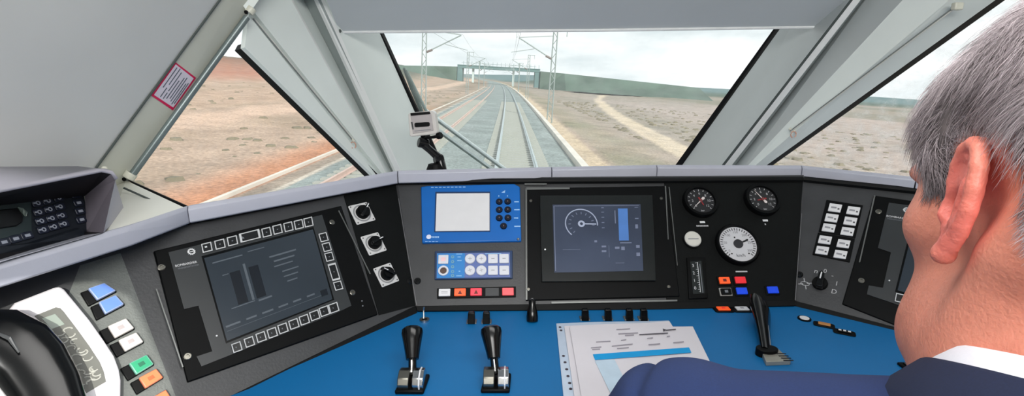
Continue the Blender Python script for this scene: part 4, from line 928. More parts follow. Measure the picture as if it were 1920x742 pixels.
# hood: roof, right cheek, thin walls
rf = [atY(-150, 398, .42), atY(0, 360, .455), atY(205, 323, .60), atY(214, 327, .60)]
inr = [HP.hit(*zr2(-500, 330)), HP.hit(*zr2(-200, 290)), HP.hit(*zr2(640, 190)), HP.hit(*zr2(655, 195))]
bk = [q+nrm(np.array([-.25, .9, .05]))*.12+[0, 0, .0] for q in inr]
top_f = [atY(-200, 408, .40), atY(0, 361, .47), atY(190, 323, .585), atY(208, 326, .592), atY(216, 338, .595)]
top_b = [np.array([-.66, .45, top_f[0][2]+.01]), np.array([-.66, .62, top_f[1][2]+.012]), atY(172, 320, .68), atY(196, 321, .685), atY(212, 331, .68)]
b = B(); b.v = [tuple(map(float, q)) for q in top_f+top_b]; b.f = [(i, i+1, i+6, i+5) for i in range(4)]
b.build('hood_roof', hm, hood, solid=-.004, smooth=True)
cheek_f_b = atz(194, 436, 1.026)
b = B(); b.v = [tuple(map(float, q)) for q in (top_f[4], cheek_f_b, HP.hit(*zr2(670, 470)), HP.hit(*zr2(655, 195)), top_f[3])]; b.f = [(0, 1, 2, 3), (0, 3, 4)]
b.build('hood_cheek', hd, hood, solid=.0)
b = B(); b.v = [tuple(map(float, q)) for q in (top_f[4], cheek_f_b, cheek_f_b+[-.05, .10, 0], top_b[4])]; b.f = [(0, 1, 2, 3)]; b.build('hood_side', hm, hood)
b = B(); b.v = [tuple(map(float, q)) for q in (top_f[0], top_f[1], top_f[2], top_f[3], HP.hit(*zr2(655, 195)), HP.hit(*zr2(-500, 330)))]; b.f = [(0, 1, 2, 3, 4, 5)]; b.build('hood_lining', M('lining_black', (16, 15, 20), .6), hood)
b = B(); q0 = HP.hit(*zr2(-500, 655)); q1 = HP.hit(*zr2(600, 510)); q2 = HP.hit(*zr2(672, 468)); b.add([q0, q1, q2, cheek_f_b, atz(0, 492, 1.0258), atz(-150, 540, 1.0258)], [(0, 1, 2, 3, 4, 5)]); b.build('hood_floor', M('lining_black', (16, 15, 20)), hood)

b = B(); b.add([top_f[0], top_f[1], top_b[1], top_b[0]], [(0, 1, 2, 3)])
lf = np.array([top_f[0][0], top_f[0][1], 1.022]); b.add([top_f[0], lf, [-.66, .40, 1.018], top_b[0]], [(0, 1, 2, 3)]); b.build('hood_side', hm, hood, solid=-.003)
b = B(); kb = [HP.hit(*zr2(-500, 640)), HP.hit(*zr2(600, 510))]; b.add([kb[0], kb[1], [kb[1][0], kb[1][1], 1.0255], [kb[0][0], kb[0][1], 1.0255]], [(0, 1, 2, 3)]); b.build('keypad_foot', MATS['keypad_navy'], hood, solid=.01)
# ------------------------------------------------------------------ warning sticker on the jamb
JP = Plane(J[0], J[1], Jr[1]); zst = zm(270, 100, 6.1833)
sk_ = [zst(358, 97), zst(605, 283), zst(335, 660), zst(80, 487)]
b = B(); b.ppx(JP, sk_, .0005, .0009); so_ = b.build('warning_sticker', M('sticker_crimson', (206, 20, 80), .5), None); tag(so_, 'white warning sticker with crimson border on the slanting window jamb', 'sticker')
JPi = [zst(370, 128), zst(577, 290), zst(340, 628), zst(118, 482)]
b = B(); b.ppx(JP, JPi, .0009, .0012); inn = b.build('sticker_field', M('sticker_white', (214, 208, 220), .5), so_)
QJ = Quad(JP, JPi, .0013)
for t0, s0, s1, m_ in ((.10, .30, .95, 1), (.10+.14, .45, .98, 0), (.24, .05, .35, 1), (.38, .3, .92, 0), (.38, .05, .25, 1), (.50, .1, .7, 0), (.62, .15, .85, 0), (.72, .1, .9, 0), (.83, .05, .75, 0), (.91, .1, .8, 0)):
    b = B(); QJ.rect(b, t0, 1-s1, t0+.035, 1-s0, .0012, .0015); b.build('printed_line', M('sticker_ink', (90, 96, 108), .5), so_)
# roller blinds of the side windows: tube, end fittings, cord
tub = M('blind_tube', (110, 122, 122), .3, .3, var=.2, scale=8)
bt = thing('roller_blind', 'grey roller blind tube along the slanting jamb of the left window', 'blind', T_bot)
b = B(); b.tube([atY(463, 32, .858), atY(246, 330, .748)], .0052, 14); b.build('blind_tube', tub, bt, smooth=True)
for q, r_ in ((atY(466, 24, .858), .0075), (atY(240, 334, .748), .0085)):
    b = B(); b.tube([q, q+nrm(T_bot-T_top)*(-.010)], r_, 14); k = b.build('end_bracket', M('bracket_cream', (200, 200, 186), .4), bt, bevel=.001)
    b = B(); b.tube([q+[.0, -.007, .0], q+[.0, -.0085, 0]], .003, 10); b.build('bracket_screw', black, k)
def cord(pa, Ya, pb, Yb, off, lab, hookpx, Yh):
    a, c = atY(*pa, Ya)+off, atY(*pb, Yb)+off
    t = thing('blind_guide', lab, 'cord', c)
    for k in (0, 1):
        b = B(); s_ = nrm(np.cross(c-a, ray(*pb)))*.0022*k; b.tube([a+s_, c+s_], .0011, 6); b.build('guide_wire', M('wire_pale', (206, 206, 200) if k else (120, 126, 124), .35) if k else M('wire_grey', (120, 126, 124), .35), t)
    h = atY(*hookpx, Yh)+off
    b = B(); b.tube([h+np.array([.006*math.cos(x), 0, .007*math.sin(x)-.004]) for x in np.linspace(-1, 4.4, 14)], .0013, 6); b.build('pull_ring', M('hook_tan', (196, 150, 130), .4), t)
    b = B(); b.tube([c+[-.003, 0, .006], h+[.003, 0, .004]], .003, 8); b.build('end_clip', M('bracket_cream', (200, 200, 186)), t, bevel=.001)
cord((474, 36), .895, (660, 262), 1.11, np.array([.003, -.006, 0]), 'thin blind guide cord with a small pull ring beside the left window', (661, 268), 1.11)
cord((1785, 14), .88, (1480, 245), 1.155, np.array([-.003, -.008, 0]), 'thin blind guide cord with metal clip beside the right window', (1487, 248), 1.15)
b = B(); q = atY(1795, 12, .87); b.box(q+[-.007, -.005, -.006], q+[.007, .005, .006]); tag(b.build('blind_bracket', M('bracket_cream', (200, 200, 186)), bevel=.002), 'small pale blind bracket at the top of the right window beside the driver\'s hair', 'bracket')
for px, Y_, lab in (((637, 58), 1.085, 'small dark screw at the left end of the roof blind housing'), ((1567, 47), 1.09, 'small dark screw at the right end of the roof blind housing'), ((196, 316), .69, 'pale round screw cap at the foot of the slanting left jamb')):
    q = atY(*px, Y_); F = frame_at(q, CAM-q); b = B(); b.lathe(F, (0, 0), [(.0035, 0), (.0035, .002), (.0022, .0032)], 14); tag(b.build('screw_cap', pillar_dk if Y_ > 1 else M('bracket_cream', (200, 200, 186))), lab, 'screw')

# ------------------------------------------------------------------ action camera on an articulated arm
q = atY(793, 232, 1.16); ac = thing('action_camera', 'small white boxed action camera on a black jointed arm at the windshield corner', 'camera', atY(812, 316, 1.12))
PCm = frame_at(q, np.array([-.02, -1, .05])); PCm.u = nrm(np.array([1, -.02, .045])); PCm.v = np.cross(PCm.n, PCm.u)
zcam = zm(740, 190, 5.3)
casem = M('case_pearl', (214, 210, 206), .25, var=.03)
b = B(); b.ppx(PCm, [zcam(132, 128), zcam(150, 112), zcam(370, 92), zcam(396, 112), zcam(425, 305), zcam(405, 328), zcam(165, 352), zcam(148, 340)], -.030, .004); b.build('case', casem, ac, bevel=.003)
b = B(); b.ppx(PCm, [zcam(158, 140), zcam(362, 120), zcam(385, 290), zcam(180, 322)], .004, .006); k = b.build('back_door', M('door_grey', (178, 172, 172), .35), ac, bevel=.001)
b = B(); b.ppx(PCm, [zcam(196, 222), zcam(206, 212), zcam(338, 206), zcam(348, 216), zcam(348, 240), zcam(338, 248), zcam(208, 256), zcam(198, 248)], .006, .0078); b.build('display_slot', black, k, bevel=.0005)
b = B(); b.ppx(PCm, [zcam(162, 206), zcam(176, 204), zcam(190, 278), zcam(176, 280)], .006, .0068); b.build('side_slot', M('grey_gloss', (70, 72, 74)), k)
b = B(); b.ppx(PCm, [zcam(196, 292), zcam(360, 276), zcam(362, 282), zcam(198, 298)], .006, .0065); b.build('door_print', dimp, k)
b = B(); b.ppx(PCm, [zcam(154, 116), zcam(345, 100), zcam(350, 124), zcam(158, 142)], .002, .010); b.build('latch', black, ac, bevel=.001)
def jpt(x, y, Y_=1.155): return atY(*zcam(x, y), Y_)
b = B(); b.tube([jpt(285, 345, 1.175), jpt(285, 395, 1.165)], .0065, 10); b.build('mount_finger', black, ac, bevel=.001)
b = B(); b.tube([jpt(300, 365, 1.16), jpt(445, 345, 1.14)], [.0028, .004], 8); k = b.build('thumb_screw', black, ac)
b = B(); b.tube([jpt(425, 346, 1.14), jpt(462, 335, 1.135)], [.008, .008], 8); b.build('thumb_knob', black, k, bevel=.0015)
b = B(); b.tube([jpt(235, 405, 1.15), jpt(330, 425, 1.16)], .0115, 12); b.build('joint', blackgl, ac, bevel=.002)
b = B(); b.tube([jpt(290, 430, 1.155), jpt(360, 490, 1.15), jpt(440, 560, 1.145)], [.009, .0085, .010], 12); b.build('arm_link', blackgl, ac, smooth=True)
b = B(); b.tube([jpt(395, 585, 1.14), jpt(480, 570, 1.15)], .0115, 12); b.build('joint', blackgl, ac, bevel=.002)
b = B(); b.tube([jpt(450, 575, 1.145), jpt(470, 640, 1.14), jpt(480, 700, 1.14)], .0095, 10); b.build('arm_link', blackgl, ac, smooth=True)
F = frame_at(jpt(410, 700, 1.14)-[0, 0, .004], (0, .1, 1.)); b = B(); b.lathe(F, (0, 0), [(.022, 0), (.0215, .010), (.017, .022), (.010, .024)], 24); b.build('suction_foot', black, ac, smooth=True)
# ------------------------------------------------------------------ wiper outside the windshield
wp = thing('windshield_wiper', 'pale twin-armed wiper outside the lower left of the windshield', 'wiper', GW.hit(935, 318, -.02))
wiw = M('wiper_highlight', (226, 236, 234), .35, .2); wid = M('wiper_green', (70, 92, 86), .6)
for pa, pb in (((800, 207), (960, 325)), ((808, 232), (936, 325))):
    b = B(); b.tube([GW.hit(*pa, -.035), GW.hit(*pb, -.030)], .0042, 8); b.build('wiper_arm', wiw, wp, smooth=True)  # white of the arms is their highlight put into the colour
    b = B(); b.tube([GW.hit(pa[0]-1, pa[1]+4, -.040), GW.hit(pb[0]-1, pb[1]+4, -.036)], .0036, 8); b.build('arm_underside', wid, wp)
b = B(); b.tube([GW.hit(757, 128, -.014), GW.hit(772, 165, -.016), GW.hit(796, 222, -.016)], [.003, .006, .006], 8); b.build('wiper_blade', wid, wp)
b = B(); b.tube([GW.hit(762, 130, -.022), GW.hit(780, 170, -.026), GW.hit(806, 222, -.024)], [.002, .0045, .0045], 8); b.build('blade_holder', M('wiper_grey', (140, 156, 150), .5), wp)
# ================================================================== THE LINE OUTSIDE (canted curve: the cab leans 3.2 degrees)
TILT = .0558; OO = np.array([.2, 0, -1.9]); ca_, sa_ = math.cos(TILT), math.sin(TILT)
def W(x, y, z=0): return OO + np.array([x*ca_+z*sa_, y, -x*sa_+z*ca_])
def cx(y): return -y*y/13000.0-.00  # the line curves gently to the left
def hxy(x, y):
    """height of the land"""
    o = x-cx(y); r = np.hypot(x, y)
    h = np.zeros_like(x)-.35
    bal = (o > -6.6) & (o < 2.2); h = np.where(bal, -.22, h); h = np.where(o < -7.2, -.32, h)
    h = np.where(o >= 2.2, -.22-.35*np.clip((o-2.2)/.7, 0, 1), h)
    h = np.where(o <= -6.6, -.22-.08*np.clip((-6.6-o)/.7, 0, 1), h)
    # right plain falls away and undulates
    h += -1.1*np.clip((o-5)/30, 0, 1) + .25*np.sin(x*.11+y*.05)*np.clip((np.abs(o)-10)/20, 0, 1)
    # left land rises to low banks
    h += 1.2*np.clip((-o-14)/40, 0, 1)
    h += 7.5*np.exp(-((o+75)/38)**2)*np.clip((y-180)/110, 0, 1)*np.clip((520-y)/120, 0, 1)
    h += 9*np.exp(-((x+330)/120)**2-((y-330)/170)**2) + 6*np.exp(-((x+150)/60)**2-((y-190)/60)**2)
    h += 5.5*np.exp(-((o-62)/30)**2)*np.clip((y-330)/120, 0, 1)*np.clip((700-y)/120, 0, 1)
    far = np.clip((r-700)/900, 0, 1); h += far*(12+6*np.sin(x*.0031+1)+4*np.sin(x*.009))
    h += .06*np.sin(x*1.3+y*.7)*np.clip((np.abs(o)-9)/6, 0, 1)
    return h
TH = np.radians(np.linspace(-82, 82, 420)); RR = 2.5*(3000/2.5)**np.linspace(0, 1, 420)
TT, RG = np.meshgrid(TH, RR); X = RG*np.sin(TT); Y = RG*np.cos(TT)-1.0; Hh = hxy(X, Y); Oo = X-cx(Y)
def sm(a, b_, v): t_ = np.clip((v-a)/(b_-a), 0, 1); return t_*t_*(3-2*t_)
def lc(c): return np.array(lin(c)[:3])
nz = (np.sin(X*.37+1.3*np.sin(Y*.21))*np.sin(Y*.29+1.7*np.sin(X*.13)))*.5+.5
nz2 = (np.sin(X*.061+1.3*np.sin(Y*.043+1))*np.sin(Y*.037+1.7*np.sin(X*.029)))*.5+.5
scrub, sand, redd, green, ball, conc = lc((160, 146, 130)), lc((188, 170, 150)), lc((168, 98, 80)), lc((84, 104, 94)), lc((144, 154, 152)), lc((226, 222, 214))
Cc = np.ones(X.shape+(3,))*scrub
def mix(mask, col):
    global Cc
    Cc = Cc*(1-mask[..., None])+col*mask[..., None]
mix(.55*nz2, lc((196, 172, 156))); mix(.45*sm(.55, .9, nz), lc((128, 122, 98)))
# left side bands
mix(sm(-10.4, -8.6, Oo)*sm(-7.2, -7.6, Oo)*.85*sm(70, 25, Y), lc((196, 134, 98)))
mix(sm(-16, -12, Oo)*sm(-9, -10, Oo)*.55*sm(.3, .7, nz), lc((112, 104, 88)))
mix(sm(4, 12, Oo)*.5, lc((150, 148, 140)))
mix(sm(-21, -19.6, Oo)*sm(-15.8, -17, Oo)*.8, lc((214, 186, 166)))
mix(sm(-34, -30, Oo)*sm(-21, -23, Oo)*.5, lc((188, 160, 140)))
mix(sm(-42, -60, Oo)*sm(.35, .6, nz2)*sm(700, 300, Y)*.45, redd); mix(sm(-90, -140, X)*sm(380, 250, Y)*.25, redd)
mix(sm(-36, -48, Oo)*sm(62, 90, Y)*sm(-170, -110, X)*sm(330, 240, Y)*.6, lc((186, 122, 100)))
mix(sm(150, 230, Y)*sm(-30, -45, Oo)*sm(-260, -170, Oo)*.85, green)
mix(sm(-8, -9.5, Oo)*.45*sm(150, 60, Y), lc((206, 176, 154)))
# right side: sandy path, dirt track, fields
mix(sm(2.75, 2.95, Oo)*sm(4.5, 4.2, Oo), lc((206, 186, 160)))
mix(sm(4.4, 5, Oo)*sm(9, 6.5, Oo)*.6*(nz*.6+.4), lc((132, 134, 108)))
trk = np.abs(Oo-(8.6+.055*Y+.00045*Y*Y)); mix(sm(1.4, .9, trk)*sm(20, 26, Y)*.85, lc((218, 200, 176)))
trk2 = np.abs(Oo-(-4+.62*Y)); mix(sm(3.0, 1.5, trk2)*sm(60, 90, Y)*.8, lc((110, 112, 100)))
mix(sm(18, 30, Oo)*sm(200, 120, Y)*.35, lc((206, 186, 182)))
mix(sm(.5, .7, np.sin(Oo*.055+Y*.012)*.5+.5)*sm(30, 60, Oo)*.5, lc((120, 122, 104)))
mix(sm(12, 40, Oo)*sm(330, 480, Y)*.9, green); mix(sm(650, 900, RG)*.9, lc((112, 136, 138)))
# ballast and edges
mix(sm(-6.7, -6.5, Oo)*sm(2.95, 2.75, Oo), ball)
mix(sm(-7.5, -7.3, Oo)*sm(-6.5, -6.6, Oo), lc((160, 146, 132)))
mix(sm(-6.8, -6.7, Oo)*sm(-6.5, -6.6, Oo)*.8, lc((214, 204, 190)))
gm = bpy.data.meshes.new('ground'); nR, nT = X.shape
Vw = np.stack([OO[0]+X*ca_+Hh*sa_, OO[1]+Y, OO[2]-X*sa_+Hh*ca_], -1).reshape(-1, 3)
ii, jj = np.meshgrid(np.arange(nR-1), np.arange(nT-1), indexing='ij'); a = (ii*nT+jj).ravel()
gm.from_pydata(Vw.tolist(), [], np.stack([a, a+1, a+nT+1, a+nT], 1).tolist())
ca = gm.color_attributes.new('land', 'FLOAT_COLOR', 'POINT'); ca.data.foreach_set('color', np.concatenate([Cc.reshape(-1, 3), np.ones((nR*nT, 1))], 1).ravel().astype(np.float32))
for p in gm.polygons: p.use_smooth = True
m = bpy.data.materials.new('land'); m.use_nodes = True; n = m.node_tree; bs = n.nodes['Principled BSDF']; bs.inputs['Roughness'].default_value = .95; bs.inputs['Specular IOR Level'].default_value = .1
at1 = n.nodes.new('ShaderNodeAttribute'); at1.attribute_name = 'land'; tcn = n.nodes.new('ShaderNodeTexCoord')
n1 = n.nodes.new('ShaderNodeTexNoise'); n1.inputs['Scale'].default_value = 6.5; n1.inputs['Detail'].default_value = 7; n1.inputs['Roughness'].default_value = .75
n2 = n.nodes.new('ShaderNodeTexNoise'); n2.inputs['Scale'].default_value = .55; n2.inputs['Detail'].default_value = 5
for q in (n1, n2): n.links.new(tcn.outputs['Object'], q.inputs['Vector'])
def mrange(src, lo, hi, f0=.3, f1=.7):
    r = n.nodes.new('ShaderNodeMapRange'); r.inputs['From Min'].default_value = f0; r.inputs['From Max'].default_value = f1; r.inputs['To Min'].default_value = lo; r.inputs['To Max'].default_value = hi
    n.links.new(src, r.inputs['Value']); return r.outputs[0]
mm1 = n.nodes.new('ShaderNodeMath'); mm1.operation = 'MULTIPLY'; n.links.new(mrange(n1.outputs['Fac'], .50, 1.38), mm1.inputs[0]); n.links.new(mrange(n2.outputs['Fac'], .8, 1.15), mm1.inputs[1])
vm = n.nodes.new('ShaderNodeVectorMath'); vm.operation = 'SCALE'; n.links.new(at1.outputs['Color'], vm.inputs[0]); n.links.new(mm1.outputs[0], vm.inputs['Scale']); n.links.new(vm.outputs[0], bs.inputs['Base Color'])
gm.materials.append(m); g = bpy.data.objects.new('ground', gm); COL.objects.link(g); g['kind'] = 'structure'

def sweep(prof, off, y0, y1, zoff=0, step=None):
    """sweep a closed (x,z) profile along the line"""
    b = B(); ys_ = [y0]
    while ys_[-1] < y1: ys_.append(min(y1, ys_[-1]+max(2.0, ys_[-1]*.06)))
    b.loft([[W(cx(y)+off+px, y, pz+zoff) for px, pz in prof] for y in ys_]); return b
railm = M('rail_steel', (176, 190, 192), .35, .5, var=.1, scale=2); slm = M('sleeper_concrete', (160, 162, 154), .8, var=.1)
rp = [(-.07, -.17), (.07, -.17), (.07, -.15), (.015, -.13), (.015, -.05), (.037, -.03), (.037, 0), (-.037, 0), (-.037, -.03), (-.015, -.05), (-.015, -.13), (-.07, -.15)]
for o0, lab in ((0, 'railway track running straight ahead of the cab, grey rails on concrete sleepers'), (-4.7, 'second railway track, left of the one ahead, with pinkish rusty rails')):
    t = thing('railway_track', lab, 'railway track', W(cx(10)+o0, 10), 'tracks of the line')
    rm = railm if o0 == 0 else M('rail_rust', (206, 178, 166), .5, .2, var=.1, scale=2)
    for s_ in (-.755, .755): sweep(rp, o0+s_, 4, 330).build('rail', rm, t)
    b = B(); y = 5.0; k = 0
    sl = []
    while y < 75: sl.append(y); y += .6
    for j, y in enumerate(sl):
        x0 = cx(y)+o0; bb = B() if j < 99 else b
        vs = [(x0+a, y+c, z_) for z_ in (-.26, -.165) for a, c in ((-1.3, -.13), (1.3, -.13), (1.3, .13), (-1.3, .13))]
        bb.add([W(*q) for q in vs], [(0, 3, 2, 1), (4, 5, 6, 7), (0, 1, 5, 4), (1, 2, 6, 5), (2, 3, 7, 6), (3, 0, 4, 7)])
        if j < 99: bb.build('sleeper', slm, t)
    if b.v: b.build('sleeper_row', slm, t, kind='stuff')
trough = M('trough_concrete', (214, 208, 198), .8, var=.12, scale=.6)
tag(sweep([(-.16, -.7), (.16, -.7), (.16, -.14), (-.16, -.14)], 2.78, 5, 320).build('cable_trough', trough), 'pale concrete cable trough along the right edge of the ballast', 'cable trough')
tag(sweep([(-.06, -.7), (.06, -.7), (.06, -.20), (-.06, -.20)], -7.55, 3, 320).build('cable_trough', trough), 'pale concrete kerb along the left edge of the ballast, seen through the left window', 'cable trough')

# catenary masts
mastm = M('mast_galvanised', (150, 162, 160), .5, .3, var=.1, scale=1); insm = M('insulator', (110, 100, 96), .4)
def mast(y, side, lab, lattice=True, parts=True):
    off = 3.35 if side > 0 else -8.15; x = cx(y)+off; tr = cx(y)+(0 if side > 0 else -4.7); s_ = 1 if side > 0 else -1
    t = thing('catenary_mast', lab, 'mast', W(x, y, -.5), 'catenary masts beside the line')
    wd, dp, H = .22, .15, 7.6
    if lattice:
        for sx in (-1, 1):
            b = B(); lo = W(x+sx*wd, y, -.6); hi = W(x+sx*wd*.75, y, H); b.tube([lo, hi], .055, 4); b.build('upright', mastm, t)
        b = B(); n_ = 13
        for k in range(n_):
            z0, z1 = -.3+k*H/n_, -.3+(k+1)*H/n_; a_ = 1 if k % 2 else -1
            b.tube([W(x-a_*wd*.9, y, z0), W(x+a_*wd*.9, y, z1)], .028, 4)
        b.build('lattice', mastm, t)
    else:
        b = B(); b.tube([W(x, y, -.6), W(x, y, H)], .15, 4); b.build('upright', mastm, t)
    b = B(); b.tube([W(x, y, 6.95), W(tr+s_*.3, y, 6.35)], .05, 6); b.build('cantilever_strut', mastm, t) if False else None
    b = B(); b.tube([W(x-s_*wd, y, 5.0), W(tr+s_*.2, y, 6.6)], .060, 6); b.build('cantilever_strut', mastm, t)
    b = B(); b.tube([W(x-s_*wd, y, 6.9), W(tr+s_*.2, y, 6.62)], .035, 6); b.build('cantilever_tie', mastm, t)
    b = B(); b.tube([W(tr+s_*1.6, y, 5.75), W(tr-s_*.4, y, 5.35)], .03, 6); b.build('steady_arm', mastm, t)
    b = B(); b.tube([W(x-s_*wd, y, 5.0), W(x-s_*(wd+.5), y, 5.22)], .10, 8); b.build('insulator', insm, t)
    b = B(); b.tube([W(tr, y, 6.6), W(tr, y, 7.9)], .025, 5); b.build('dropper', mastm, t) if side > 0 and y < 60 else None
    if side > 0 or y > 60:
        b = B(); b.tube([W(x-.25, y, H-.02), W(x+1.1, y, H-.02)], .05, 5); b.build('crossbar', mastm, t)
        b = B(); b.tube([W(x+1.0, y, H-.05), W(x+1.0, y, H-.7)], .04, 5); b.build('hanger', mastm, t)
mast(46, 1, 'nearest lattice catenary mast, right of the track ahead')
mast(47, -1, 'nearest lattice catenary mast, left of the second track')
mast(98, 1, 'second lattice catenary mast on the right of the line')
mast(100, -1, 'second lattice catenary mast on the left of the line')
mast(150, 1, 'third, slim catenary mast right of the line', False)
mast(150, -1, 'third, slim catenary mast left of the line', False)
mast(205, 1, 'farthest catenary mast on the right, just before the bridge', False)
mast(205, -1, 'farthest catenary mast on the left, just before the bridge', False)
wire = M('wire_dark', (120, 128, 128), .5, .5)
for tr, lab in ((0, 'overhead line wires above the track ahead'), (-4.7, 'overhead line wires above the left track')):
    t = thing('overhead_line', lab, 'wires', W(cx(46)+tr, 46, 5.3), 'overhead wires')
    b = B(); b.tube([W(cx(y)+tr, y, 5.3) for y in (12, 46, 98, 150, 205, 300)], .009, 4); b.build('contact_wire', wire, t)
    pts = []
    for a_, c_ in ((12, 46), (46, 98), (98, 150), (150, 205), (205, 300)):
        for q in np.linspace(0, 1, 7)[:-1]: yy = a_+(c_-a_)*q; pts.append(W(cx(yy)+tr, yy, 6.6-3.0*q*(1-q)))
    b = B(); b.tube(pts, .009, 4); b.build('messenger_wire', wire, t)
# overbridge
YB = 262; c0 = cx(YB)-2; brm = M('bridge_concrete', (96, 124, 124), .8, var=.1, scale=.3); brl = M('bridge_light', (190, 204, 202), .8)
br = thing('road_bridge', 'grey-green concrete road bridge with railings crossing the line in the distance', 'bridge', W(c0, YB, 0))
def wb(x0, x1, z0, z1, y0=YB, y1=YB+9):
    b = B(); vs = [W(x, y, z) for z in (z0, z1) for x, y in ((x0, y0), (x1, y0), (x1, y1), (x0, y1))]
    return b.add(vs, [(0, 3, 2, 1), (4, 5, 6, 7), (0, 1, 5, 4), (1, 2, 6, 5), (2, 3, 7, 6), (3, 0, 4, 7)])
bx0, bx1 = -28, 13.5
wb(bx0, bx1, 7.1, 8.4).build('deck', brm, br); wb(bx0, bx1, 8.4, 8.7, YB-.3, YB+.3).build('parapet', M('bridge_dark', (92, 122, 122), .8), br)
for x in (c0-13, c0+7.5): wb(x-.5, x+.5, -.5, 7.1, YB+3, YB+5).build('pier', brl, br)
for x in (bx0, bx1-2.5): wb(x, x+2.5, -.5, 7.1, YB+.2, YB+8.8).build('abutment', brm, br)
for k in range(19):
    x = bx0+3+k*2.1; b = B(); b.tube([W(x, YB, 8.7), W(x, YB, 10.6)], .07, 4); b.build('railing_post', brm, br)
b = B(); b.tube([W(bx0+2, YB, 9.7), W(bx1-2, YB, 9.7)], .06, 4); b.build('handrail', brm, br)
# embankments carrying the road up to the bridge
gmn = M('embankment_scrub', (84, 102, 92), .95, var=.25, scale=.08)
for sgn, xa, xb_ in ((-1, bx0-.2, -95), (1, bx1+.2, 95)):
    b = B(); b.loft([[W(xa, YB-12 if False else YB-1, -1), W(xa, YB-1, 7.6), W(xa, YB+10, 7.6), W(xa, YB+11, -1)], [W(xa+sgn*12, YB-14, -1), W(xa+sgn*12, YB-1, 7.2), W(xa+sgn*12, YB+10, 7.2), W(xa+sgn*12, YB+24, -1)], [W(xb_, YB-20, -2), W(xb_, YB+2, 5.0 if sgn < 0 else 4.0), W(xb_, YB+9, 5.0 if sgn < 0 else 4.0), W(xb_, YB+30, -2)]])
    o = b.build('embankment', gmn); tag(o, 'dark green road embankment %s of the distant bridge' % ('left' if sgn < 0 else 'right'), 'embankment', None)
# scrub tufts beside the line: nobody could count them
bmv, bmf = [], []
tv = []; r_ = random.Random(3)
b = B()
for k in range(1500):
    side = r_.random() < .72
    o = (9.5+r_.random()**1.6*40) if side else (-9.3-r_.random()**1.6*30); y = 8+r_.random()**1.5*100
    if not side and -21 < o < -16: continue
    if side and abs(o-(8.6+.055*y+.00045*y*y)) < 1.8: continue
    x = cx(y)+o; h0 = float(hxy(np.array([x]), np.array([y]))[0]); s_ = (.10+.22*r_.random())*(1 if side else .8); p0 = W(x, y, h0-.05)
    n_ = 6; ring = [p0+np.array([s_*1.4*math.cos(a)*(.8+.4*r_.random()), s_*1.4*math.sin(a), 0]) for a in np.linspace(0, 2*math.pi, n_+1)[:-1]]
    ring2 = [p0+np.array([s_*.9*math.cos(a+.3)*(.7+.6*r_.random()), s_*.9*math.sin(a+.3), s_*(.45+.3*r_.random())]) for a in np.linspace(0, 2*math.pi, n_+1)[:-1]]
    b.loft([ring, ring2])
o = b.build('scrub_tufts', M('scrub_green', (122, 114, 94), .95, var=.2, scale=.4), None, smooth=True); tag(o, 'low dry scrub tufts on the open ground beside the line', 'scrub', None, 'stuff')
# ================================================================== THE DRIVER
import openvdb as vdb
def smin(a, b_, k): h = np.clip(.5+.5*(b_-a)/k, 0, 1); return b_*(1-h)+a*h-k*h*(1-h)
def smax(a, b_, k): return -smin(-a, -b_, k)
def sd_ell(p, c, r): q = (p-np.array(c, np.float32))/np.array(r, np.float32); k0 = np.linalg.norm(q, axis=-1); k1 = np.linalg.norm(q/np.array(r, np.float32), axis=-1)+1e-9; return k0*(k0-1)/k1
def sd_cap(p, a, b_, ra, rb=None):
    rb = ra if rb is None else rb; a = np.array(a, np.float32); b_ = np.array(b_, np.float32); ba = b_-a; t_ = np.clip(((p-a)@ba)/(ba@ba), 0, 1)
    return np.linalg.norm(p-a-t_[..., None]*ba, axis=-1)-(ra+(rb-ra)*t_)
def sdf_mesh(fn, lo, hi, vox):
    lo = np.array(lo); n = np.ceil((np.array(hi)-lo)/vox).astype(int)
    g_ = np.stack(np.meshgrid(*[lo[i]+vox*np.arange(n[i]) for i in range(3)], indexing='ij'), -1).astype(np.float32)
    d = fn(g_).astype(np.float32); grid = vdb.FloatGrid(float(vox*6)); grid.copyFromArray(d)
    pts, quads = grid.convertToQuads(0.0); V = np.asarray(pts)*vox+lo
    return V, np.asarray(quads)[:, ::-1]
def mesh_from(name, V, Fq, mat, parent, origin=None, label=None, kind=None, subs=0):
    c = (V.min(0)+V.max(0))/2 if origin is None else np.asarray(origin)
    me = bpy.data.meshes.new(name); me.from_pydata((V-c).tolist(), [], Fq.tolist()); me.materials.append(mat)
    me.polygons.foreach_set('use_smooth', np.ones(len(me.polygons), bool)); me.update()
    o = bpy.data.objects.new(name, me); COL.objects.link(o); o.parent = parent; o.location = Vector(c)-(wloc(parent) if parent else Vector((0, 0, 0)))
    if label: o['label'] = label
    if kind: o['kind'] = kind
    return o
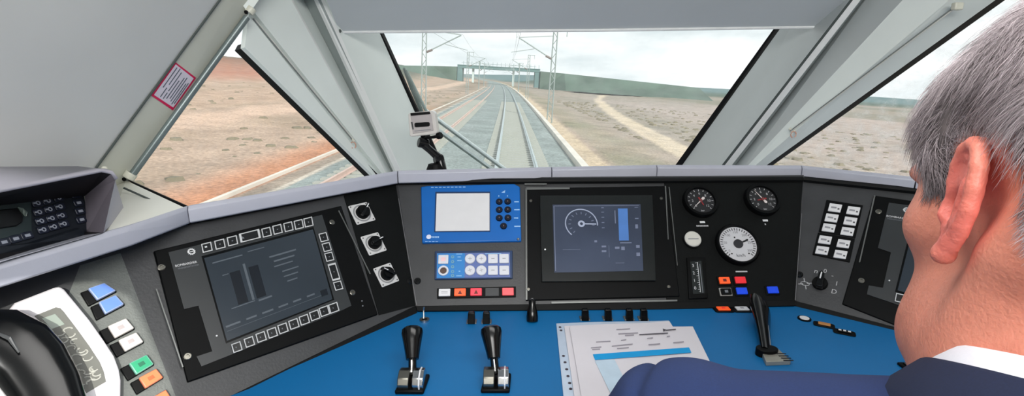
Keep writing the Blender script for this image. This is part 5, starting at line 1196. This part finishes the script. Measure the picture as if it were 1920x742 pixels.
# head frame
HC = np.array([.340, .280, 1.122]); HY, HP_, HR = math.radians(-5), math.radians(-17), math.radians(7.5)
HM = np.array(Matrix.Rotation(HY, 3, 'Z') @ Matrix.Rotation(HP_, 3, 'X') @ Matrix.Rotation(HR, 3, 'Y'))
def h2w(q): return HC+HM@np.asarray(q, float)
NB = np.array([.300, .225, 1.000]); NT = h2w((0, -.032, -.045))
E0 = np.array([-.0755, .006, -.002]); fl_ = math.radians(12)
e1 = nrm([-math.sin(fl_), -math.cos(fl_), -.12]); e2 = nrm(np.array([.06, -.16, 1.0])-e1*np.dot(e1, [.06, -.16, 1.0])); e3 = np.cross(e1, e2); e3 = e3 if e3[0] < 0 else -e3
def ept(a, b_, c=0): return E0+(e1*a+e2*b_+e3*c)*.001
helix = [(1, 4, 3, 3.0), (-1, 12, 4, 3.2), (1, 22, 5, 3.6), (7, 31, 6, 4.0), (15, 34, 6, 4.2), (23, 30, 6.5, 4.2), (28, 20, 7, 4.2), (29, 8, 7, 4.0), (27, -4, 6, 3.8), (22, -14, 5, 3.8), (15, -23, 4, 4.6), (9, -31, 3, 6.2), (6, -30, 2, 5.8)]
def f_ear(L):
    d = None
    for (a, b_, c, r), (a2, b2, c2, r2) in zip(helix, helix[1:]):
        s_ = sd_cap(L, ept(a, b_, c), ept(a2, b2, c2), r*.001, r2*.001); d = s_ if d is None else smin(d, s_, .0015)
    # back plate of the ear
    q = L-E0.astype(np.float32); qa, qb, qc = q@e1.astype(np.float32)*1000, q@e2.astype(np.float32)*1000, q@e3.astype(np.float32)*1000
    pl_ = np.maximum((np.sqrt(((qa-13)/16)**2+((qb-2)/33)**2)-1)*14, np.abs(qc-3)-2.2)*.001
    d = smin(d, pl_, .003)
    for (p0, p1, r) in (((20, 24, 6), (21, 8, 7), 2.6), ((21, 8, 7), (16, -12, 6), 2.8), ((16, -12, 6), (9, -15, 4), 2.2), ((20, 24, 6), (10, 26, 5), 2.0)):
        d = smin(d, sd_cap(L, ept(*p0), ept(*p1), r*.001), .002)
    d = smin(d, sd_cap(L, ept(-2, -3, 2), ept(1, -8, 5), .0042, .0036), .003)
    d = smax(d, -sd_ell(L, ept(9, -2, 7), (.0075, .0085, .0110)), .002)
    return d
def f_head(P_):
    L = ((P_-HC.astype(np.float32))@HM.astype(np.float32)).astype(np.float32)
    M_ = L*np.array([1, 1, 1], np.float32); A = L.copy(); A[..., 0] = -np.abs(A[..., 0])      # mirrored
    d = sd_ell(L, (0, -.014, .044), (.0765, .0985, .087))
    d = smin(d, sd_ell(L, (0, .033, .02), (.063, .060, .07)), .03)
    d = smin(d, sd_ell(L, (0, .040, -.035), (.060, .052, .070)), .03)
    d = smin(d, sd_ell(A, (-.041, .030, -.084), (.031, .052, .036)), .028)
    d = smin(d, sd_ell(L, (0, .070, -.094), (.026, .022, .020)), .02)
    d = smin(d, sd_ell(A, (-.050, .048, -.012), (.020, .022, .016)), .02)         # cheekbone
    d = smin(d, sd_ell(A, (-.028, .083, .030), (.026, .012, .010)), .012)         # brow
    d = smax(d, -sd_ell(A, (-.031, .098, .012), (.018, .016, .013)), .012)        # eye socket
    d = smin(d, sd_ell(A, (-.031, .076, .012), (.0145, .0135, .0125)), .004)      # lids over the eyeball
    d = smin(d, sd_cap(L, (0, .088, .018), (0, .110, -.018), .0075, .0115), .010) # nose
    d = smin(d, sd_ell(A, (-.012, .100, -.022), (.0085, .011, .008)), .006)
    d = smin(d, sd_ell(L, (0, .093, -.046), (.026, .010, .0065)), .006); d = smin(d, sd_ell(L, (0, .091, -.058), (.022, .011, .0075)), .006)
    d = smax(d, -sd_ell(L, (0, .102, -.052), (.026, .010, .0012)), .002)
    d = smin(d, sd_ell(A, (-.062, -.040, -.020), (.014, .020, .026)), .02)        # mastoid
    nk = sd_cap(P_, NT, NB, .0585, .064)
    nk = smin(nk, sd_cap(P_, h2w((-.062, -.020, -.035)), NB+[-.030, .050, .010], .016, .018), .02)
    nk = smin(nk, sd_cap(P_, h2w((.062, -.020, -.035)), NB+[.040, .060, .010], .016, .018), .02)
    nk = smin(nk, sd_cap(P_, h2w((0, .035, -.085)), NB+[.01, .030, .020], .034, .036), .03)
    d = smin(d, nk, .022)
    d = smin(d, f_ear(L), .0035)
    R_ = L.copy(); R_[..., 0] *= -1
    d = smin(d, f_ear(R_), .0035)
    # chest and shoulders under the shirt
    d = smin(d, sd_cap(P_, NB+[-.10, .07, -.07], NB+[.12, .02, -.06], .045), .04)
    d = smax(d, -(P_[..., 2]-.90), .003)
    return d
V, Q4 = sdf_mesh(f_head, (.13, .06, .89), (.49, .42, 1.30), .0019)
print('head verts', len(V))
# relax the voxel stairs a little
def relax(V, Q4, it=2, w_=.5):
    e = np.concatenate([Q4[:, [0, 1]], Q4[:, [1, 2]], Q4[:, [2, 3]], Q4[:, [3, 0]]]); e = np.concatenate([e, e[:, ::-1]])
    for _ in range(it):
        s_ = np.zeros_like(V); c_ = np.zeros(len(V)); np.add.at(s_, e[:, 0], V[e[:, 1]]); np.add.at(c_, e[:, 0], 1); V = V*(1-w_)+w_*s_/np.maximum(c_, 1)[:, None]
    return V
V = relax(V, Q4, 2)
def vnorm(V, Q4):
    n_ = np.cross(V[Q4[:, 2]]-V[Q4[:, 0]], V[Q4[:, 3]]-V[Q4[:, 1]]); o_ = np.zeros_like(V)
    for k in range(4): np.add.at(o_, Q4[:, k], n_)
    return o_/(np.linalg.norm(o_, axis=1)[:, None]+1e-12)
N_ = vnorm(V, Q4)
if np.mean(np.einsum('ij,ij->i', N_, V-V.mean(0))) < 0: Q4 = Q4[:, ::-1]; N_ = -N_
L = (V-HC)@HM
drv = thing('person', 'grey-haired man in navy jacket and white collar at the right, seen from behind', 'person', (.30, .06, .50))
skin = bpy.data.materials.new('skin'); skin.use_nodes = True; n = skin.node_tree; bs = n.nodes['Principled BSDF']
at1 = n.nodes.new('ShaderNodeAttribute'); at1.attribute_name = 'tone'; tcn = n.nodes.new('ShaderNodeTexCoord')
n1 = n.nodes.new('ShaderNodeTexNoise'); n1.inputs['Scale'].default_value = 45; n1.inputs['Detail'].default_value = 6; n.links.new(tcn.outputs['Object'], n1.inputs['Vector'])
mr = n.nodes.new('ShaderNodeMapRange'); mr.inputs['From Min'].default_value = .3; mr.inputs['From Max'].default_value = .7; mr.inputs['To Min'].default_value = .86; mr.inputs['To Max'].default_value = 1.08; n.links.new(n1.outputs['Fac'], mr.inputs['Value'])
vm = n.nodes.new('ShaderNodeVectorMath'); vm.operation = 'SCALE'; n.links.new(at1.outputs['Color'], vm.inputs[0]); n.links.new(mr.outputs[0], vm.inputs['Scale']); n.links.new(vm.outputs[0], bs.inputs['Base Color'])
bs.inputs['Roughness'].default_value = .5; bs.inputs['Subsurface Weight'].default_value = .18; bs.inputs['Subsurface Radius'].default_value = (.012, .004, .002); bs.inputs['Subsurface Scale'].default_value = .5
n3 = n.nodes.new('ShaderNodeTexNoise'); n3.inputs['Scale'].default_value = 420; n3.inputs['Detail'].default_value = 3; n.links.new(tcn.outputs['Object'], n3.inputs['Vector'])
wv = n.nodes.new('ShaderNodeTexWave'); wv.inputs['Scale'].default_value = 14; wv.inputs['Distortion'].default_value = 9; wv.inputs['Detail'].default_value = 3; n.links.new(tcn.outputs['Object'], wv.inputs['Vector'])
ad = n.nodes.new('ShaderNodeMath'); ad.operation = 'ADD'; n.links.new(n3.outputs['Fac'], ad.inputs[0]); n.links.new(wv.outputs['Fac'], ad.inputs[1])
bp = n.nodes.new('ShaderNodeBump'); bp.inputs['Strength'].default_value = .45; bp.inputs['Distance'].default_value = .0012; n.links.new(ad.outputs[0], bp.inputs['Height']); n.links.new(bp.outputs[0], bs.inputs['Normal'])
body = mesh_from('body', V, Q4, skin, drv)
q = (L-E0)@np.stack([e1, e2, e3], 1)*1000
earm = np.clip(1.25-np.sqrt(((q[:, 0]-14)/22)**2+((q[:, 1]-1)/40)**2+((q[:, 2]-3)/14)**2), 0, 1)*2; earm = np.clip(earm, 0, 1)
base_c = lc((216, 138, 116)); red_c = lc((224, 112, 102)); tone = base_c*(1-earm[:, None]*.8)+red_c*earm[:, None]*.8
nb = np.clip((-L[:, 1]-.02)/.05, 0, 1)[:, None]*.35; tone = tone*(1-nb)+lc((204, 112, 92))*nb
ca = body.data.color_attributes.new('tone', 'FLOAT_COLOR', 'POINT'); ca.data.foreach_set('color', np.concatenate([tone, np.ones((len(V), 1))], 1).ravel().astype(np.float32))
# hair: a short grey cut
def hair_line(y):
    return np.interp(y, [-.12, -.085, -.072, -.058, -.046, -.036, -.028, .012, .017, .040, .050, .064, .080, .12], [-.085, -.082, -.066, -.044, -.022, .006, .037, .036, -.001, .006, .032, .050, .070, .075])
wob = .004*np.sin(L[:, 1]*420)+.003*np.sin(L[:, 1]*930+L[:, 0]*300)
isear = ((q[:, 2] > 2.0) & (q[:, 0] > -4) & (q[:, 0] < 36) & (np.abs(q[:, 1]) < 40)); qr = (L*np.array([-1, 1, 1])-E0)@np.stack([e1, e2, e3], 1)*1000
isear |= ((qr[:, 2] > 2.0) & (qr[:, 0] > -4) & (qr[:, 0] < 36) & (np.abs(qr[:, 1]) < 40))
hm_ = (L[:, 2]-hair_line(L[:, 1])+wob*.6); hairv = (hm_ > 0) & ~isear & (V[:, 2] > 1.03)
fsel = hairv[Q4].all(1); Fh = Q4[fsel]
lift = np.clip(hm_/.05, 0, 1)*.0055+.0008+np.clip((L[:, 2]-.05)/.05, 0, 1)*.005
used_ = np.unique(Fh); mp_ = -np.ones(len(V), int); mp_[used_] = np.arange(len(used_))
scalp = M('hair_under', (84, 76, 76), .8, var=.3, scale=60)
mesh_from('hair_base', (V+N_*lift[:, None]*.75)[used_], mp_[Fh], scalp, drv)
NS = 42000
fc = V[Fh].mean(1); ar = np.linalg.norm(np.cross(V[Fh[:, 2]]-V[Fh[:, 0]], V[Fh[:, 3]]-V[Fh[:, 1]]), axis=1); pick = rng.choice(len(Fh), NS, p=ar/ar.sum())
wts = rng.dirichlet(np.ones(4), NS); root = (V[Fh[pick]]*wts[..., None]).sum(1); rn = (N_[Fh[pick]]*wts[..., None]).sum(1); rn /= np.linalg.norm(rn, axis=1)[:, None]
rl = (root-HC)@HM; rm_ = np.clip((rl[:, 2]-hair_line(rl[:, 1]))/.07, 0, 1)
# growth flows away from the crown, forward over the top and down the sides
cr = np.array([.012, -.062, .115]); fl3 = rl-cr; fl3 = fl3/(np.linalg.norm(fl3, axis=1)[:, None]+1e-6)
fl3 += np.array([-.25, .08, -.45]); sw = np.stack([np.sin(rl[:, 1]*85+rl[:, 2]*60), np.sin(rl[:, 2]*75+rl[:, 0]*50), np.sin(rl[:, 0]*80+rl[:, 1]*70)], 1)
fl3 += .85*sw+.42*rng.normal(size=(NS, 3)); flw = fl3@HM.T
tn = flw-rn*np.einsum('ij,ij->i', flw, rn)[:, None]; tn /= np.linalg.norm(tn, axis=1)[:, None]+1e-9
Ls = (.008+.028*rm_)*(.75+.5*rng.random(NS)); K = 5; ts = np.linspace(0, 1, K); stand = (.40+.40*rng.random(NS))*(.35+.7*rm_)
pts = []
for t_ in ts:
    pts.append(root+rn*(.0006+(stand*Ls*(t_-.45*t_*t_)))[:, None]+tn*(Ls*t_)[:, None]-rn*((Ls**2)*t_*t_/(2*.085))[:, None]*.9+np.array([0, 0, -1])*((Ls*t_*t_*.10))[:, None])
pts = np.stack(pts, 1); sd1 = np.cross(tn, rn); rad = np.array([1, .95, .85, .6, .15])*.00014
ring = [sd1, -.5*sd1+.87*rn, -.5*sd1-.87*rn]
HV = np.stack([pts+r_[:, None, :]*rad[None, :, None]*(.7+.6*rng.random(NS))[:, None, None] for r_ in ring], 2)   # NS,K,3,3
HVf = HV.reshape(-1, 3); base_i = (np.arange(NS)*K*3)[:, None]
fs = []
for k in range(K-1):
    for j in range(3):
        a = k*3+j; b2 = k*3+(j+1) % 3; fs.append(np.concatenate([base_i+a, base_i+b2, base_i+b2+3, base_i+a+3], 1))
HF = np.concatenate(fs, 0)
ht = bpy.data.materials.new('hair_grey'); ht.use_nodes = True; n = ht.node_tree; bs = n.nodes['Principled BSDF']; at1 = n.nodes.new('ShaderNodeAttribute'); at1.attribute_name = 'tone'
n.links.new(at1.outputs['Color'], bs.inputs['Base Color']); bs.inputs['Roughness'].default_value = .42; bs.inputs['Specular IOR Level'].default_value = .4
ho = mesh_from('hair', HVf, HF, ht, drv, kind='stuff')
cl_ = .5+.5*np.sin(rl[:, 0]*130+2*np.sin(rl[:, 1]*95))*np.sin(rl[:, 1]*110+2*np.sin(rl[:, 2]*90)); g0 = np.clip(.38*cl_+.62*rng.random(NS)**1.2+.06*rm_, 0, 1)
dk_ = np.exp(-((rl[:, 1]-.028)/.022)**2-((rl[:, 2]+.005)/.022)**2)*.75; g0 = g0*(1-dk_)
tcol = lc((78, 66, 66))*(1-g0[:, None])+lc((228, 216, 221))*g0[:, None]
tcv = np.repeat(tcol, K*3, axis=0); ca = ho.data.color_attributes.new('tone', 'FLOAT_COLOR', 'POINT'); ca.data.foreach_set('color', np.concatenate([tcv, np.ones((len(tcv), 1))], 1).ravel().astype(np.float32))
# eyes
for s_ in (-1, 1):
    c = h2w((s_*.031, .0795, .012)); F = frame_at(c, HM@np.array([0, 1., -.2])); b = B(); rr_ = .0118
    b.lathe(F, (0, 0), [(rr_*math.sin(a), -rr_*math.cos(a)) for a in np.linspace(.05, 3.09, 14)], 20); eo = b.build('eye', M('eye_white', (230, 226, 222), .2), drv, smooth=True)
    b = B(); b.disc(F, (0, 0), .0052, rr_*.9, rr_*.955, 18); b.build('iris', M('iris_brown', (70, 46, 32), .2), eo)
# jacket
AL, AR = np.array([.126, .325, .938]), np.array([.48, .235, .94]); EL, ER = np.array([.075, .205, .70]), np.array([.55, .16, .69]); WL, WR = np.array([.19, .41, .63]), np.array([.42, .42, .63])
def f_jacket(P_):
    d = sd_ell(P_, (.30, .195, .84), (.155, .125, .19)); d = smin(d, sd_ell(P_, (.30, .10, .64), (.165, .135, .17)), .08)
    d = smin(d, sd_cap(P_, NB+[-.040, .022, -.026], AL+[.0, -.010, .004], .054, .055), .05); d = smin(d, sd_cap(P_, NB+[.035, .02, -.02], AR, .054, .058), .05)
    arm = smin(sd_cap(P_, AL, EL, .060, .050), sd_cap(P_, EL, WL, .049, .037), .03)
    arm += .0012*np.sin(P_[..., 2]*160+P_[..., 0]*60)
    d = smin(d, arm, .012)          # the sleeve head meets the body at a seam
    d = smin(d, smin(sd_cap(P_, AR, ER, .060, .050), sd_cap(P_, ER, WR, .049, .037), .03), .02)
    d += .0015*np.sin(P_[..., 0]*38+P_[..., 1]*30)*np.sin(P_[..., 2]*45)
    # seam groove at the shoulder
    sn = nrm(AL-NB); g1 = np.abs((P_-(AL+sn*.014).astype(np.float32))@sn.astype(np.float32)); d += .0058*np.exp(-(g1/.0040)**2)*(P_[..., 2] > .80)
    # neck opening
    ax = nrm(NT-NB); rel = P_-NB.astype(np.float32); h_ = rel@ax.astype(np.float32); rad_ = np.linalg.norm(rel-h_[..., None]*ax.astype(np.float32), axis=-1)
    d = smax(d, -np.maximum(rad_-.066, -(h_+.06)), .004)
    return d
Vj, Qj = sdf_mesh(f_jacket, (.0, -.06, .46), (.64, .52, 1.08), .0036); Vj = relax(Vj, Qj, 2)
Nj = vnorm(Vj, Qj)
if np.mean(np.einsum('ij,ij->i', Nj, Vj-Vj.mean(0))) < 0: Qj = Qj[:, ::-1]
navy = M('jacket_navy', (27, 47, 94), .85, var=.12, scale=900, bump=.5)
jk = mesh_from('jacket', Vj, Qj, navy, drv)
# shirt collar and jacket collar as open bands round the neck
def band(r0, r1, h0f, h0b, hf, hb, th, name, mat, gap, par, cen=(0, 0), n=64, z0=0):
    ax = nrm(NT-NB); u_ = nrm(np.array([1, 0, 0])-ax*ax[0]); v_ = np.cross(ax, u_); b = B(); rings = []
    a0 = math.pi/2+gap; a1 = math.pi/2+2*math.pi-gap
    for k in range(n+1):
        a = a0+(a1-a0)*k/n; f_ = .5+.5*math.sin(a); lo_ = h0b*(1-f_)+h0f*f_; hi_ = hb*(1-f_)+hf*f_
        d_ = u_*math.cos(a)+v_*math.sin(a)
        o_ = NB+u_*cen[0]+v_*cen[1]
        rings.append([o_+d_*r1+ax*lo_, o_+d_*(r1+.001)+ax*(lo_+(hi_-lo_)*.5), o_+d_*(r0+.0010)+ax*(hi_-.0015), o_+d_*(r0-.0006)+ax*hi_, o_+d_*(r0-th)+ax*(hi_-.002), o_+d_*(r1-th*1.6)+ax*lo_])
    b.loft(rings); return b.build(name, mat, par, smooth=True, bevel=0)
band(.0685, .074, .000, .030, .031, .060, .0025, 'shirt_collar', M('shirt_white', (232, 232, 240), .8, var=.02, scale=600, bump=.2), .12, drv, (0, .002))
band(.0760, .090, -.035, .000, .018, .050, .004, 'jacket_collar', M('collar_navy', (20, 31, 62), .85, var=.12, scale=900, bump=.4), .45, jk, (0, .002))
# trousers, shoes and hands, below the frame of the photograph
def f_tr(P_):
    d = sd_ell(P_, (.30, .06, .56), (.17, .14, .09))
    for s_ in (-1, 1):
        hp_ = np.array([.30+s_*.09, .06, .555]); kn = np.array([.30+s_*.12, .50, .56]); an_ = np.array([.30+s_*.12, .60, .12])
        d = smin(d, smin(sd_cap(P_, hp_, kn, .078, .058), sd_cap(P_, kn, an_, .057, .045), .02), .03)
    return d
Vt, Qt = sdf_mesh(f_tr, (.08, -.14, .04), (.52, .72, .70), .008); Vt = relax(Vt, Qt, 3); Nt = vnorm(Vt, Qt)
if np.mean(np.einsum('ij,ij->i', Nt, Vt-Vt.mean(0))) < 0: Qt = Qt[:, ::-1]
mesh_from('trousers', Vt, Qt, M('trousers_charcoal', (46, 48, 56), .85, var=.1, scale=500), drv)
for s_ in (-1, 1):
    c = np.array([.30+s_*.12, .60, .0])
    Vs, Qs = sdf_mesh(lambda P_: smax(smin(sd_ell(P_, c+[0, .09, .035], (.045, .13, .04)), sd_cap(P_, c+[0, 0, .05], c+[0, 0, .12], .045, .042), .03), -P_[..., 2]+.004, .004), c+[-.07, -.08, 0], c+[.07, .25, .18], .006)
    mesh_from('shoe', relax(Vs, Qs, 2), Qs, M('shoe_black', (20, 19, 18), .3), drv)
def hand_sdf(Wp, dr, side):
    dr = nrm(dr); up_ = np.array([0, 0, 1.]); lat = nrm(np.cross(dr, up_)); up_ = np.cross(lat, dr); o_ = Wp+dr*.05
    def P3(a, l, u): return o_+dr*a*.001+lat*l*.001*side+up_*u*.001
    fing = [((42, -30, 2), (72, -34, -2), (88, -35, -14), (96, -35, -28), 8.2), ((45, -10, 3), (80, -11, -1), (98, -11, -15), (106, -11, -32), 8.4), ((43, 9, 2), (75, 11, -2), (92, 11, -15), (99, 11, -30), 8.0), ((38, 27, 0), (62, 31, -3), (75, 32, -13), (81, 32, -25), 7.0)]
    def f(P_):
        d = sd_ell(P_, P3(10, -1, 0), (.043, .043, .016)) if False else smin(sd_cap(P_, P3(-25, -8, 0), P3(38, -22, 1), .017, .013), sd_cap(P_, P3(-25, 8, 0), P3(36, 20, 0), .017, .012), .012)
        d = smin(d, sd_cap(P_, P3(-50, 0, 0), P3(-20, 0, 0), .027, .025), .012); d = smin(d, sd_cap(P_, P3(0, 0, 0), P3(40, 0, 1), .016, .013), .01)
        for a, b_, c_, e_, r in fing:
            for p0, p1, r0, r1 in ((a, b_, r, r*.93), (b_, c_, r*.93, r*.86), (c_, e_, r*.86, r*.75)): d = smin(d, sd_cap(P_, P3(*p0), P3(*p1), r0*.001, r1*.001), .003)
        for p0, p1, r0, r1 in (((-15, -20, -2), (12, -42, -8), 12, 10), ((12, -42, -8), (38, -50, -14), 9.6, 8.8), ((38, -50, -14), (58, -48, -20), 8.6, 7.2)): d = smin(d, sd_cap(P_, P3(*p0), P3(*p1), r0*.001, r1*.001), .004)
        return d
    c = o_+dr*.03
    Vh, Qh = sdf_mesh(f, c-.12, c+.12, .0028); return relax(Vh, Qh, 2), Qh
for Wp, E_, s_ in ((WL, EL, 1), (WR, ER, -1)):
    Vh, Qh = hand_sdf(Wp, np.array([.02*s_, .12, -.02]), s_); o = mesh_from('hand', Vh, Qh, M('skin_hand', (222, 150, 128), .5), drv)
# the seat he sits on
seat = thing('driver_seat', 'dark grey driver seat under the man in the navy jacket', 'seat', (.30, -.02, 0)); sm_ = M('seat_fabric', (52, 56, 64), .9, var=.15, scale=300, bump=.4)
b = B(); b.box((.06, -.14, .385), (.54, .36, .475)); b.build('cushion', sm_, seat, bevel=.03)
b = B(); b.add([(x, y, z) for x, y, z in ((.08, -.24, .46), (.52, -.24, .46), (.52, -.12, .46), (.08, -.12, .46), (.13, -.34, .86), (.47, -.34, .86), (.47, -.24, .86), (.13, -.24, .86))], [(0, 3, 2, 1), (4, 5, 6, 7), (0, 1, 5, 4), (1, 2, 6, 5), (2, 3, 7, 6), (3, 0, 4, 7)]); b.build('backrest', sm_, seat, bevel=.03)
b = B(); b.lathe(frame_at((.30, .08, 0), (0, 0, 1.)), (0, 0), [(.19, 0), (.19, .02), (.06, .06), (.05, .385)], 28); b.build('pedestal', black, seat, smooth=True)
